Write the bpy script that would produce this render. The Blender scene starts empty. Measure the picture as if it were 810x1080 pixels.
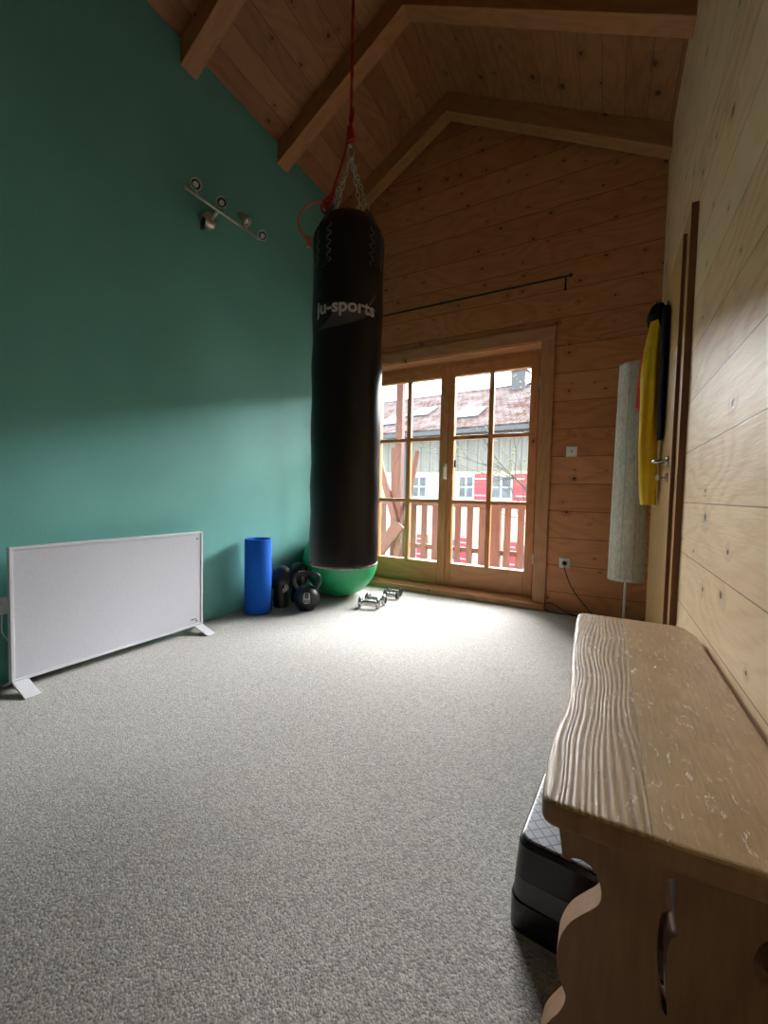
import bpy, bmesh, math, random
from mathutils import Vector, Matrix, noise
random.seed(7)
PI = math.pi
C = bpy.context.scene.collection
scene = bpy.context.scene

# ------------------------------------------------------------------ camera
cam_data = bpy.data.cameras.new('camera')
cam = bpy.data.objects.new('camera', cam_data); C.objects.link(cam)
cam_data.sensor_fit = 'VERTICAL'; cam_data.sensor_height = 24.0
cam_data.lens = 24.0 * 427.55 / 1080.0
cam_data.clip_start = 0.02; cam_data.clip_end = 500
R_RIGHT = Vector((0.8767507, 0.4804611, 0.0215724))
R_DOWN = Vector((0.0411564, -0.0302619, -0.9986943))
R_FWD = Vector((-0.4791809, 0.8764938, -0.0463062))
m = Matrix.Identity(4)
for i in range(3):
    m[i][0] = R_RIGHT[i]; m[i][1] = -R_DOWN[i]; m[i][2] = -R_FWD[i]
m.translation = Vector((0, 0, 0.95))
cam.matrix_world = m
scene.camera = cam

# ------------------------------------------------------------------ light
world = bpy.data.worlds.new('overcast_sky'); scene.world = world
world.use_nodes = True
wn = world.node_tree.nodes; wl = world.node_tree.links
bg = wn['Background']
bg.inputs['Color'].default_value = (0.90, 0.95, 1.0, 1)
bg.inputs['Strength'].default_value = 3.4
sun = bpy.data.lights.new('hazy_daylight', 'SUN')
sun.energy = 34.0; sun.angle = math.radians(64); sun.color = (0.97, 0.99, 1.0)
sun_o = bpy.data.objects.new('hazy_daylight', sun); C.objects.link(sun_o)
d = Vector((0.0, -1.0, -0.34)).normalized()
sun_o.rotation_euler = d.to_track_quat('-Z', 'Y').to_euler()
sun_o.location = (-3, 12, 8)

vs = scene.view_settings
vs.view_transform = 'Standard'; vs.look = 'None'; vs.gamma = 1.0
vs.use_curve_mapping = False; vs.exposure = 1.2

# ------------------------------------------------------------------ node helper
class NT:
    def __init__(s, name):
        s.m = bpy.data.materials.new(name); s.m.use_nodes = True
        s.t = s.m.node_tree; s.n = s.t.nodes; s.l = s.t.links
        s.b = s.n['Principled BSDF']; s.out = s.n['Material Output']
    def node(s, typ, **kw):
        n = s.n.new(typ)
        for k, v in kw.items(): setattr(n, k, v)
        return n
    def link(s, a, b): s.l.new(a, b)
    def setin(s, sock, v):
        if isinstance(v, bpy.types.NodeSocket): s.l.new(v, sock)
        else: sock.default_value = v
    def math(s, op, a, b=0.0, c=0.0):
        n = s.node('ShaderNodeMath', operation=op)
        s.setin(n.inputs[0], a); s.setin(n.inputs[1], b); s.setin(n.inputs[2], c)
        return n.outputs[0]
    def comb(s, x, y, z):
        n = s.node('ShaderNodeCombineXYZ')
        for i, v in enumerate((x, y, z)): s.setin(n.inputs[i], v)
        return n.outputs[0]
    def coord(s):
        n = s.node('ShaderNodeTexCoord'); q = s.node('ShaderNodeSeparateXYZ')
        s.link(n.outputs['Object'], q.inputs[0])
        return q.outputs[0], q.outputs[1], q.outputs[2], n.outputs['Object']
    def noise(s, vec, scale, detail=3, rough=0.55, dist=0.0):
        n = s.node('ShaderNodeTexNoise')
        s.setin(n.inputs['Vector'], vec); s.setin(n.inputs['Scale'], scale)
        n.inputs['Detail'].default_value = detail; n.inputs['Roughness'].default_value = rough
        n.inputs['Distortion'].default_value = dist
        return n.outputs[0]
    def ramp(s, fac, stops):
        n = s.node('ShaderNodeValToRGB'); s.setin(n.inputs[0], fac)
        e = n.color_ramp.elements
        while len(e) < len(stops): e.new(0.5)
        for i, (p, c) in enumerate(stops):
            e[i].position = p
            e[i].color = (*c, 1) if isinstance(c, tuple) else (c, c, c, 1)
        return n.outputs[0]
    def mix(s, fac, a, b, mode='MIX'):
        n = s.node('ShaderNodeMix', data_type='RGBA', blend_type=mode)
        s.setin(n.inputs[0], fac)
        for i, v in ((6, a), (7, b)):
            if isinstance(v, tuple) and len(v) == 3: v = (*v, 1)
            s.setin(n.inputs[i], v)
        return n.outputs[2]
    def bump(s, h, strength=0.3, dist=0.01):
        n = s.node('ShaderNodeBump')
        s.setin(n.inputs['Height'], h); n.inputs['Strength'].default_value = strength
        n.inputs['Distance'].default_value = dist
        s.link(n.outputs[0], s.b.inputs['Normal'])
    def base(s, c):
        if isinstance(c, tuple) and len(c) == 3: c = (*c, 1)
        s.setin(s.b.inputs['Base Color'], c)
    def rough(s, r): s.setin(s.b.inputs['Roughness'], r)

def plain(name, col, rough=0.6, metal=0.0, var=0.08, scale=30, bump=0.0, coat=0.0):
    t = NT(name); x, y, z, v = t.coord()
    n = t.noise(v, scale, 4)
    dark = tuple(c * (1 - var) for c in col); lite = tuple(min(1, c * (1 + var)) for c in col)
    t.base(t.ramp(n, [(0.3, dark), (0.7, lite)]))
    t.rough(rough); t.b.inputs['Metallic'].default_value = metal
    t.b.inputs['Coat Weight'].default_value = coat
    if bump: t.bump(n, bump, 0.004)
    return t.m

def wood(name, dark, mid, lite, grain='X', seam=None, offset=0.0, width=0.2, rough=0.55,
         knots=0.5, bump=0.25, knot_scale=5.0, spec=0.4, ring=1.0, seam_w=0.012):
    """planks: grain axis, seam axis (None for one solid piece), plank width"""
    t = NT(name); x, y, z, v = t.coord()
    ax = dict(X=x, Y=y, Z=z)
    g = ax[grain]
    others = [a for a in 'XYZ' if a != grain]
    if seam:
        q = t.math('DIVIDE', t.math('SUBTRACT', ax[seam], offset), width)
        idx = t.math('FLOOR', q); fr = t.math('FRACT', q)
        w = t.node('ShaderNodeTexWhiteNoise', noise_dimensions='1D'); t.link(idx, w.inputs['W'])
        rnd = w.outputs[0]
        shift = t.math('MULTIPLY', rnd, 37.0)
    else:
        rnd = 0.5; shift = 0.0; fr = None
    gs = t.math('ADD', g, shift)
    a = ax[others[0]]; b = ax[others[1]]
    vec_long = t.comb(t.math('MULTIPLY', gs, 0.09), a, t.math('ADD', b, shift))
    fine = t.noise(vec_long, 95, 4, 0.6)
    # growth rings: contour lines of a slow stretched noise
    slow = t.noise(t.comb(t.math('MULTIPLY', gs, 0.35), a, t.math('ADD', b, shift)), 3.2, 1.5, 0.4)
    # knots
    if seam: kv = t.comb(t.math('MULTIPLY', g, 0.72), ax[seam], 0.0)
    else: kv = t.comb(t.math('MULTIPLY', g, 0.72), t.math('ADD', a, b), 0.0)
    vo = t.node('ShaderNodeTexVoronoi', voronoi_dimensions='2D'); vo.inputs['Scale'].default_value = knot_scale
    t.link(kv, vo.inputs['Vector'])
    sep = t.node('ShaderNodeSeparateColor'); t.link(vo.outputs['Color'], sep.inputs[0])
    gate = t.math('GREATER_THAN', sep.outputs[0], 1 - knots)
    size = t.math('MULTIPLY_ADD', t.math('POWER', sep.outputs[1], 2.0), 0.07, 0.035)
    kd = t.math('DIVIDE', vo.outputs['Distance'], size)
    core = t.math('MULTIPLY', t.ramp(kd, [(0.55, 1.0), (1.0, 0.0)]), gate)
    halo = t.math('MULTIPLY', t.ramp(t.math('DIVIDE', kd, 5.0), [(0.1, 1.0), (0.8, 0.0)]), gate)
    slow2 = t.math('ADD', slow, t.math('MULTIPLY', halo, 0.10))
    rings = t.math('SINE', t.math('MULTIPLY', slow2, 75.0))
    rings = t.math('MULTIPLY_ADD', rings, 0.5, 0.5)
    rings = t.math('POWER', rings, 1.5)
    val = t.math('ADD', t.math('MULTIPLY', fine, 0.55), t.math('MULTIPLY', rings, 0.16 * ring))
    if seam: val = t.math('ADD', val, t.math('MULTIPLY_ADD', rnd, 0.26, -0.13))
    col = t.ramp(val, [(0.18, lite), (0.45, mid), (0.85, dark)])
    col = t.mix(t.math('MULTIPLY', halo, 0.35), col, dark)
    kc = tuple(c * 0.28 for c in dark)
    col = t.mix(t.math('MULTIPLY', core, 0.9), col, kc)
    h = t.math('MULTIPLY', val, -1.0)
    h = t.math('ADD', h, t.math('MULTIPLY', core, -0.8))
    if seam:
        dd = t.math('ABSOLUTE', t.math('SUBTRACT', fr, 0.5))
        line = t.math('GREATER_THAN', dd, 0.5 - seam_w)
        col = t.mix(t.math('MULTIPLY', line, 0.75), col, tuple(c * 0.25 for c in dark))
        h = t.math('ADD', h, t.math('MULTIPLY', line, -2.5))
    t.base(col); t.rough(rough); t.b.inputs['Specular IOR Level'].default_value = spec
    t.bump(h, bump, 0.004)
    return t.m

M = {}
M['pine_back'] = wood('pine_boards_back', (0.27, 0.085, 0.030), (0.50, 0.190, 0.075), (0.61, 0.255, 0.108), 'X', 'Z', 0.833, 0.2255, 0.55, 0.6, 0.25, 7.0)
M['pine_right'] = wood('pine_boards_right', (0.44, 0.26, 0.125), (0.80, 0.545, 0.315), (0.88, 0.66, 0.41), 'Y', 'Z', 0.937, 0.2155, 0.5, 0.42, 0.6, 5.5, seam_w=0.008)
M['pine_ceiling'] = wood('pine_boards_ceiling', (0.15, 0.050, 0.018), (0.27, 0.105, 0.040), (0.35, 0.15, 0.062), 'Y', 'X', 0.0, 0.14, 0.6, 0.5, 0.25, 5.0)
M['beam'] = wood('spruce_beam', (0.22, 0.085, 0.032), (0.36, 0.155, 0.06), (0.44, 0.205, 0.088), 'X', None, rough=0.6, knots=0.2, bump=0.2)
M['door_wood_z'] = wood('glazed_door_timber_upright', (0.30, 0.10, 0.034), (0.52, 0.205, 0.075), (0.62, 0.27, 0.11), 'Z', None, rough=0.38, knots=0.05, bump=0.12, knot_scale=3)
M['door_wood_x'] = wood('glazed_door_timber_level', (0.30, 0.10, 0.034), (0.52, 0.205, 0.075), (0.62, 0.27, 0.11), 'X', None, rough=0.38, knots=0.05, bump=0.12, knot_scale=3)
M['casing_z'] = wood('casing_timber_upright', (0.26, 0.10, 0.040), (0.45, 0.20, 0.088), (0.55, 0.27, 0.125), 'Z', None, rough=0.45, knots=0.2, bump=0.15, knot_scale=4)
M['casing_x'] = wood('casing_timber_level', (0.26, 0.10, 0.040), (0.45, 0.20, 0.088), (0.55, 0.27, 0.125), 'X', None, rough=0.45, knots=0.2, bump=0.15, knot_scale=4)
M['leaf'] = wood('door_leaf_veneer', (0.33, 0.16, 0.05), (0.50, 0.29, 0.11), (0.58, 0.36, 0.15), 'Z', None, rough=0.4, knots=0.0, bump=0.08)
M['shaded_faces'] = wood('door_wood_painted_shade', (0.10, 0.034, 0.014), (0.17, 0.060, 0.026), (0.21, 0.08, 0.036), 'Z', None, rough=0.45, knots=0.0, bump=0.1)  # door wood darkened to paint shade on faces turned from the light
M['leg_wood'] = wood('bench_leg_timber', (0.12, 0.055, 0.025), (0.21, 0.105, 0.050), (0.27, 0.145, 0.075), 'Z', None, rough=0.55, knots=0.1, bump=0.15)
M['outdoor_z'] = wood('balcony_timber_upright', (0.07, 0.030, 0.021), (0.115, 0.058, 0.042), (0.15, 0.08, 0.06), 'Z', None, rough=0.7, knots=0.05, bump=0.2)
M['outdoor_x'] = wood('balcony_timber_level', (0.07, 0.030, 0.021), (0.115, 0.058, 0.042), (0.15, 0.08, 0.06), 'X', None, rough=0.7, knots=0.05, bump=0.2)

def green_paint():
    t = NT('green_wall_paint'); x, y, z, v = t.coord()
    n1 = t.noise(v, 1.6, 4, 0.6); n2 = t.noise(v, 170, 2, 0.6)
    vo = t.node('ShaderNodeTexVoronoi'); vo.inputs['Scale'].default_value = 2.3
    t.link(v, vo.inputs['Vector'])
    spot = t.ramp(vo.outputs['Distance'], [(0.012, 1.0), (0.03, 0.0)])
    col = t.ramp(n1, [(0.3, (0.135, 0.405, 0.360)), (0.7, (0.160, 0.465, 0.42))])
    col = t.mix(t.math('MULTIPLY', spot, 0.3), col, (0.15, 0.38, 0.31))
    t.base(col); t.rough(0.62); t.bump(n2, 0.5, 0.003); return t.m
M['green'] = green_paint()

def carpet():
    t = NT('berber_carpet'); x, y, z, v = t.coord()
    vo = t.node('ShaderNodeTexVoronoi'); vo.inputs['Scale'].default_value = 210
    t.link(v, vo.inputs['Vector'])
    sep = t.node('ShaderNodeSeparateColor'); t.link(vo.outputs['Color'], sep.inputs[0])
    n = t.noise(v, 120, 3, 0.7); big = t.noise(v, 2.0, 3)
    f = t.math('ADD', t.math('MULTIPLY', sep.outputs[0], 0.45), t.math('MULTIPLY', n, 0.55))
    col = t.ramp(f, [(0.2, (0.19, 0.176, 0.156)), (0.5, (0.355, 0.334, 0.300)), (0.8, (0.52, 0.495, 0.452))])
    col = t.mix(t.ramp(big, [(0.3, 0.0), (0.7, 0.18)]), col, (0.30, 0.28, 0.25))
    t.base(col); t.rough(0.95); t.b.inputs['Specular IOR Level'].default_value = 0.1
    t.b.inputs['Sheen Weight'].default_value = 0.3
    h = t.math('ADD', t.math('MULTIPLY', vo.outputs['Distance'], -0.8), n)
    t.bump(h, 0.55, 0.0025); return t.m
M['carpet'] = carpet()

def bench_top_mat():
    t = NT('weathered_bench_top'); x, y, z, v = t.coord()
    wob = t.noise(t.comb(t.math('MULTIPLY', x, 1.6), t.math('MULTIPLY', y, 0.6), 0.0), 4.0, 1)
    xs = t.math('ADD', x, t.math('MULTIPLY', t.math('SUBTRACT', wob, 0.5), 0.06))
    per = t.noise(t.comb(t.math('MULTIPLY', xs, 1.0), 0.3, 0.0), 38.0, 1)
    rid = t.math('SINE', t.math('ADD', t.math('MULTIPLY', xs, 620.0), t.math('MULTIPLY', per, 14.0)))
    rid = t.math('MULTIPLY_ADD', rid, 0.5, 0.5)
    rid = t.math('MULTIPLY', rid, t.noise(t.comb(x, t.math('MULTIPLY', y, 0.3), 0.0), 40.0, 3))
    fine = t.noise(t.comb(x, t.math('MULTIPLY', y, 0.06), z), 220, 4, 0.65)
    left = t.math('LESS_THAN', x, -0.032)
    bl = t.noise(v, 9, 4, 0.6)
    scratch = t.noise(t.comb(x, t.math('MULTIPLY', y, 0.45), z), 75, 5, 0.75, 0.6)
    sc = t.ramp(scratch, [(0.60, 0.0), (0.68, 1.0)])
    fac = t.math('MULTIPLY_ADD', left, 0.55, 0.05)
    f = t.math('ADD', t.math('MULTIPLY', rid, fac), t.math('MULTIPLY', fine, 0.5))
    col = t.ramp(f, [(0.12, (0.50, 0.33, 0.145)), (0.42, (0.33, 0.205, 0.085)), (0.85, (0.13, 0.072, 0.025))])
    col = t.mix(t.ramp(bl, [(0.35, 0.0), (0.7, 0.45)]), col, (0.22, 0.13, 0.052))
    vo = t.node('ShaderNodeTexVoronoi'); vo.inputs['Scale'].default_value = 7.0
    t.link(t.comb(x, t.math('MULTIPLY', y, 0.8), 0.0), vo.inputs['Vector'])
    sep = t.node('ShaderNodeSeparateColor'); t.link(vo.outputs['Color'], sep.inputs[0])
    k = t.math('MULTIPLY', t.ramp(vo.outputs['Distance'], [(0.05, 1.0), (0.12, 0.0)]), t.math('GREATER_THAN', sep.outputs[0], 0.62))
    col = t.mix(t.math('MULTIPLY', k, 0.7), col, (0.05, 0.025, 0.012))
    right = t.math('SUBTRACT', 1.0, left)
    col = t.mix(t.math('MULTIPLY', sc, t.math('MULTIPLY_ADD', right, 0.4, 0.15)), col, (0.50, 0.43, 0.32))
    seam = t.math('LESS_THAN', t.math('ABSOLUTE', t.math('SUBTRACT', x, -0.032)), 0.0009)
    col = t.mix(t.math('MULTIPLY', seam, 0.5), col, (0.05, 0.03, 0.015))
    t.base(col)
    t.rough(t.ramp(fine, [(0.3, 0.34), (0.7, 0.58)]))
    h = t.math('ADD', t.math('MULTIPLY', f, -0.75), t.math('MULTIPLY', sc, 0.5))
    h = t.math('ADD', h, t.math('MULTIPLY', k, -0.6))
    t.bump(h, 0.6, 0.003); return t.m
M['bench_top'] = bench_top_mat()

def roof_tiles():
    t = NT('clay_roof_tiles'); x, y, z, v = t.coord()
    br = t.node('ShaderNodeTexBrick'); t.link(t.comb(x, t.math('MULTIPLY', y, 1.0), 0.0), br.inputs['Vector'])
    br.inputs['Scale'].default_value = 1.0; br.inputs['Brick Width'].default_value = 0.26
    br.inputs['Row Height'].default_value = 0.36; br.inputs['Mortar Size'].default_value = 0.03
    br.inputs['Mortar Smooth'].default_value = 0.6
    br.inputs['Color1'].default_value = (0.085, 0.045, 0.038, 1); br.inputs['Color2'].default_value = (0.12, 0.095, 0.09, 1)
    br.inputs['Mortar'].default_value = (0.03, 0.02, 0.018, 1)
    n = t.noise(v, 1.1, 4, 0.7)
    col = t.mix(t.ramp(n, [(0.4, 0.0), (0.62, 0.75)]), br.outputs[0], (0.16, 0.15, 0.152))
    t.base(col); t.rough(1.0); t.b.inputs['Specular IOR Level'].default_value = 0.0; t.bump(br.outputs['Fac'], -0.6, 0.05); return t.m
M['tiles'] = roof_tiles()

def cladding():
    t = NT('grey_board_cladding'); x, y, z, v = t.coord()
    q = t.math('FRACT', t.math('DIVIDE', x, 0.42))
    line = t.math('LESS_THAN', q, 0.13)
    n = t.noise(t.comb(x, y, t.math('MULTIPLY', z, 0.1)), 14, 4)
    col = t.ramp(n, [(0.3, (0.12, 0.125, 0.11)), (0.7, (0.17, 0.175, 0.155))])
    col = t.mix(t.math('MULTIPLY', line, 0.5), col, (0.05, 0.05, 0.045))
    t.base(col); t.rough(0.8); t.bump(line, 0.5, 0.02); return t.m
M['cladding'] = cladding()

M['render'] = plain('cream_render', (0.36, 0.34, 0.26), 0.85, var=0.05, scale=3, bump=0.1)
M['red_shutter'] = plain('red_paint', (0.24, 0.02, 0.03), 0.5)
M['white_paint'] = plain('white_paint', (0.28, 0.285, 0.29), 0.5, var=0.03)
M['window_dark'] = plain('far_window_glass', (0.05, 0.065, 0.075), 0.3, var=0.5, scale=3)
M['gutter'] = plain('grey_gutter', (0.035, 0.042, 0.048), 0.5)
M['ground'] = plain('winter_grass', (0.09, 0.10, 0.06), 0.9, var=0.3, scale=3)
M['concrete'] = plain('balcony_boards', (0.60, 0.57, 0.53), 0.8, var=0.15, scale=12)
M['bark'] = plain('bark', (0.045, 0.042, 0.03), 0.9, var=0.3, scale=25)
M['buds'] = plain('spring_buds', (0.12, 0.125, 0.05), 0.8)
M['black_metal'] = plain('black_metal', (0.012, 0.012, 0.013), 0.4, 0.3)
M['chrome'] = plain('chrome', (0.46, 0.45, 0.45), 0.27, 1.0, var=0.04)
M['steel'] = plain('brushed_steel', (0.66, 0.64, 0.60), 0.32, 1.0, var=0.1)
M['zinc'] = plain('zinc_chain', (0.60, 0.60, 0.58), 0.28, 1.0, var=0.15)
M['plastic_white'] = plain('white_plastic', (0.84, 0.82, 0.76), 0.35, var=0.03)
M['black_plastic'] = plain('black_plastic', (0.012, 0.012, 0.013), 0.4)
M['bag_vinyl'] = plain('black_bag_vinyl', (0.0045, 0.0035, 0.006), 0.38, var=0.25, scale=14, bump=0.25)
M['bag_grey'] = plain('dark_grey_print', (0.10, 0.09, 0.095), 0.5)
M['bag_white'] = plain('white_print', (0.66, 0.64, 0.62), 0.5)
M['scroll_grey'] = plain('grey_scroll_print', (0.16, 0.15, 0.15), 0.5)
M['trim_grey'] = plain('grey_edge_band', (0.42, 0.43, 0.42), 0.6, var=0.4, scale=60)
M['rope'] = plain('red_rope', (0.45, 0.025, 0.02), 0.7, var=0.3, scale=150, bump=0.3)
M['rope_pale'] = plain('pale_red_cord', (0.62, 0.22, 0.14), 0.6, var=0.15, scale=90)
M['heater_face'] = plain('heater_enamel', (0.58, 0.585, 0.64), 0.42, var=0.05, scale=140, bump=0.08)
M['heater_edge'] = plain('heater_frame_white', (0.68, 0.68, 0.71), 0.35, var=0.02)
M['blue_foam'] = plain('blue_foam', (0.002, 0.115, 0.60), 0.95, var=0.12, scale=120, bump=0.15)
M['ball'] = plain('green_vinyl', (0.02, 0.36, 0.13), 0.38, var=0.06, scale=6)
M['iron'] = plain('black_cast_iron', (0.010, 0.010, 0.012), 0.38, var=0.2, scale=90, bump=0.2)
M['glove'] = plain('black_leather', (0.008, 0.008, 0.009), 0.4, var=0.2, scale=50, bump=0.1)
M['label_grey'] = plain('grey_label', (0.42, 0.42, 0.42), 0.5)
M['yellow'] = plain('yellow_fabric', (0.84, 0.52, 0.010), 0.6, var=0.1, scale=12)
M['navy'] = plain('dark_navy_fabric', (0.005, 0.006, 0.010), 0.8, var=0.3, scale=30)
M['red_cloth'] = plain('red_fabric', (0.62, 0.045, 0.02), 0.75)
M['lamp_bulb'] = plain('frosted_lamp_glass', (0.85, 0.9, 0.85), 0.2, var=0.1, scale=60)
M['step_black'] = plain('glossy_black_plastic', (0.012, 0.011, 0.014), 0.16, var=0.1)
M['step_band'] = plain('dark_grey_band', (0.085, 0.085, 0.09), 0.5)

M['navy'].node_tree.nodes['Principled BSDF'].inputs['Specular IOR Level'].default_value = 0.15
def paper():
    t = NT('crinkled_rice_paper'); x, y, z, v = t.coord()
    n = t.noise(t.comb(x, y, t.math('MULTIPLY', z, 0.35)), 70, 5, 0.7, 0.8)
    ring = t.math('SINE', t.math('MULTIPLY', t.math('ARCTAN2', y, x), 9.0))
    line = t.math('GREATER_THAN', ring, 0.97)
    col = t.ramp(n, [(0.3, (0.54, 0.50, 0.42)), (0.65, (0.84, 0.80, 0.70))])
    col = t.mix(t.math('MULTIPLY', line, 0.4), col, (0.25, 0.22, 0.17))
    t.base(col); t.rough(0.85); t.bump(n, 0.8, 0.008); return t.m
M['paper'] = paper()

def step_top():
    t = NT('diamond_grip_mat'); x, y, z, v = t.coord()
    a = t.math('FRACT', t.math('MULTIPLY', t.math('ADD', x, y), 32.0))
    b = t.math('FRACT', t.math('MULTIPLY', t.math('SUBTRACT', x, y), 32.0))
    g = t.math('MAXIMUM', t.math('LESS_THAN', a, 0.13), t.math('LESS_THAN', b, 0.13))
    n = t.noise(v, 90, 3)
    col = t.ramp(n, [(0.3, (0.12, 0.13, 0.15)), (0.7, (0.19, 0.20, 0.23))])
    col = t.mix(g, col, (0.035, 0.038, 0.05))
    t.base(col); t.rough(0.38); t.bump(g, -0.6, 0.004); return t.m
M['step_top'] = step_top()

def glass():
    t = NT('window_glass'); tr = t.node('ShaderNodeBsdfTransparent')
    gl = t.node('ShaderNodeBsdfGlossy'); gl.inputs['Roughness'].default_value = 0.02
    fr = t.node('ShaderNodeFresnel'); fr.inputs['IOR'].default_value = 1.35
    mx = t.node('ShaderNodeMixShader')
    t.link(fr.outputs[0], mx.inputs[0]); t.link(tr.outputs[0], mx.inputs[1]); t.link(gl.outputs[0], mx.inputs[2])
    t.link(mx.outputs[0], t.out.inputs['Surface']); return t.m
M['glass'] = glass()

# ------------------------------------------------------------------ mesh helpers
def obj(name, bm, mat, parent=None, smooth=False, bevel=0.0, loc=None, seg=2):
    me = bpy.data.meshes.new(name)
    bmesh.ops.recalc_face_normals(bm, faces=bm.faces)
    bm.to_mesh(me); bm.free()
    mats = mat if isinstance(mat, (list, tuple)) else [mat]
    for mm in mats: me.materials.append(M[mm] if isinstance(mm, str) else mm)
    o = bpy.data.objects.new(name, me); C.objects.link(o)
    if parent: o.parent = parent
    if loc: o.location = loc
    if smooth:
        for p in me.polygons: p.use_smooth = True
    if bevel:
        b = o.modifiers.new('bevel', 'BEVEL'); b.width = bevel; b.segments = seg
        b.limit_method = 'ANGLE'; b.angle_limit = math.radians(35)
    return o

def thing(name, label, cat, loc=(0, 0, 0), rz=0.0, group=None):
    o = bpy.data.objects.new(name, None); C.objects.link(o)
    o.empty_display_size = 0.1
    o.location = loc; o.rotation_euler = (0, 0, rz)
    o['label'] = label; o['category'] = cat
    if group: o['group'] = group
    return o
def tag(o, label, cat, group=None, kind=None):
    o['label'] = label; o['category'] = cat
    if group: o['group'] = group
    if kind: o['kind'] = kind
    return o
def struct(o, label=None, cat=None):
    o['kind'] = 'structure'
    if label: o['label'] = label
    if cat: o['category'] = cat
    return o
def copy_tree(o, parent=None):
    c = o.copy(); C.objects.link(c)
    if parent: c.parent = parent
    for ch in list(o.children): copy_tree(ch, c)
    return c

def box(bm, x0, x1, y0, y1, z0, z1, mat=0):
    vs_ = [bm.verts.new((x, y, z)) for x in (x0, x1) for y in (y0, y1) for z in (z0, z1)]
    for f in ((0, 1, 3, 2), (4, 6, 7, 5), (0, 4, 5, 1), (2, 3, 7, 6), (0, 2, 6, 4), (1, 5, 7, 3)):
        fc = bm.faces.new([vs_[i] for i in f]); fc.material_index = mat
    return vs_
def nb(): return bmesh.new()
def boxo(name, dims, mat, parent=None, bevel=0.0, **k):
    bm = nb(); box(bm, *dims); return obj(name, bm, mat, parent, bevel=bevel, **k)

def prism(bm, pts, axis, a0, a1, mat=0):
    """extrude 2D polygon pts along axis. axis X: pts=(y,z); Y: (x,z); Z: (x,y)"""
    def P(p, a):
        return (a, p[0], p[1]) if axis == 'X' else (p[0], a, p[1]) if axis == 'Y' else (p[0], p[1], a)
    A = [bm.verts.new(P(p, a0)) for p in pts]; B = [bm.verts.new(P(p, a1)) for p in pts]
    fs = [bm.faces.new(A), bm.faces.new(B[::-1])]
    n = len(pts)
    for i in range(n): fs.append(bm.faces.new((A[i], A[(i + 1) % n], B[(i + 1) % n], B[i])))
    for f in fs: f.material_index = mat

def smooth_path(pts, n=6):
    pts = [Vector(p) for p in pts]
    if len(pts) < 3: return pts
    out = []
    for i in range(len(pts) - 1):
        p0 = pts[max(i - 1, 0)]; p1 = pts[i]; p2 = pts[i + 1]; p3 = pts[min(i + 2, len(pts) - 1)]
        for k in range(n):
            t = k / n
            out.append(0.5 * ((2 * p1) + (p2 - p0) * t + (2 * p0 - 5 * p1 + 4 * p2 - p3) * t * t + (3 * p1 - p0 - 3 * p2 + p3) * t ** 3))
    out.append(pts[-1]); return out

def tube(bm, pts, r, seg=10, closed=False, cap=True):
    pts = [Vector(p) for p in pts]; n = len(pts)
    rr = r if isinstance(r, (list, tuple)) else [r] * n
    rings = []; up = None
    for i, p in enumerate(pts):
        a = pts[(i - 1) % n] if (closed or i > 0) else pts[i]
        b = pts[(i + 1) % n] if (closed or i < n - 1) else pts[i]
        t = (b - a).normalized()
        if up is None:
            up = t.orthogonal().normalized()
        else:
            up = (up - t * up.dot(t)).normalized()
        s = t.cross(up)
        rings.append([bm.verts.new(p + (up * math.cos(2 * PI * k / seg) + s * math.sin(2 * PI * k / seg)) * rr[i]) for k in range(seg)])
    m_ = n if closed else n - 1
    for i in range(m_):
        A = rings[i]; B = rings[(i + 1) % n]
        for k in range(seg):
            bm.faces.new((A[k], A[(k + 1) % seg], B[(k + 1) % seg], B[k]))
    if cap and not closed:
        bm.faces.new(rings[0][::-1]); bm.faces.new(rings[-1])

def lathe(bm, prof, seg=32, mtx=None, cap=True, matf=None):
    """prof: list of (r,z); revolve about z; mtx transforms"""
    mtx = mtx or Matrix.Identity(4); rings = []
    for r, z in prof:
        if r < 1e-6: rings.append([bm.verts.new(mtx @ Vector((0, 0, z)))])
        else: rings.append([bm.verts.new(mtx @ Vector((r * math.cos(2 * PI * k / seg), r * math.sin(2 * PI * k / seg), z))) for k in range(seg)])
    for i in range(len(rings) - 1):
        A, B = rings[i], rings[i + 1]
        for k in range(seg):
            q = []
            if len(A) == 1: q = (A[0], B[k], B[(k + 1) % seg])
            elif len(B) == 1: q = (A[k], A[(k + 1) % seg], B[0])
            else: q = (A[k], A[(k + 1) % seg], B[(k + 1) % seg], B[k])
            f = bm.faces.new(q)
            if matf: f.material_index = matf(i)
    if cap:
        if len(rings[0]) > 1: bm.faces.new(rings[0][::-1])
        if len(rings[-1]) > 1: bm.faces.new(rings[-1])

def aim(loc, direction):
    q = Vector(direction).normalized().to_track_quat('Z', 'Y')
    return Matrix.Translation(Vector(loc)) @ q.to_matrix().to_4x4()

def text_mesh(s, size, extrude=0.0, bold=0.0):
    cu = bpy.data.curves.new('letters', 'FONT'); cu.body = s; cu.size = size
    cu.offset = bold; cu.extrude = extrude; cu.align_x = 'CENTER'; cu.align_y = 'CENTER'; cu.resolution_u = 4
    o = bpy.data.objects.new('letters_tmp', cu); C.objects.link(o)
    bpy.context.view_layer.update()
    dg = bpy.context.evaluated_depsgraph_get()
    me = bpy.data.meshes.new_from_object(o.evaluated_get(dg))
    bm = nb(); bm.from_mesh(me)
    bpy.data.objects.remove(o); bpy.data.curves.remove(cu); bpy.data.meshes.remove(me)
    return bm

# ------------------------------------------------------------------ room shell
XL, XR, YB, YF = -2.5, 0.30, 3.65, -1.3
RX = -1.36; EZ = 3.82; S = 0.56
RZ = EZ + S * (RX - XL); RRZ = RZ - S * (XR - RX)
OT = 0.24    # wall thickness

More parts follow.
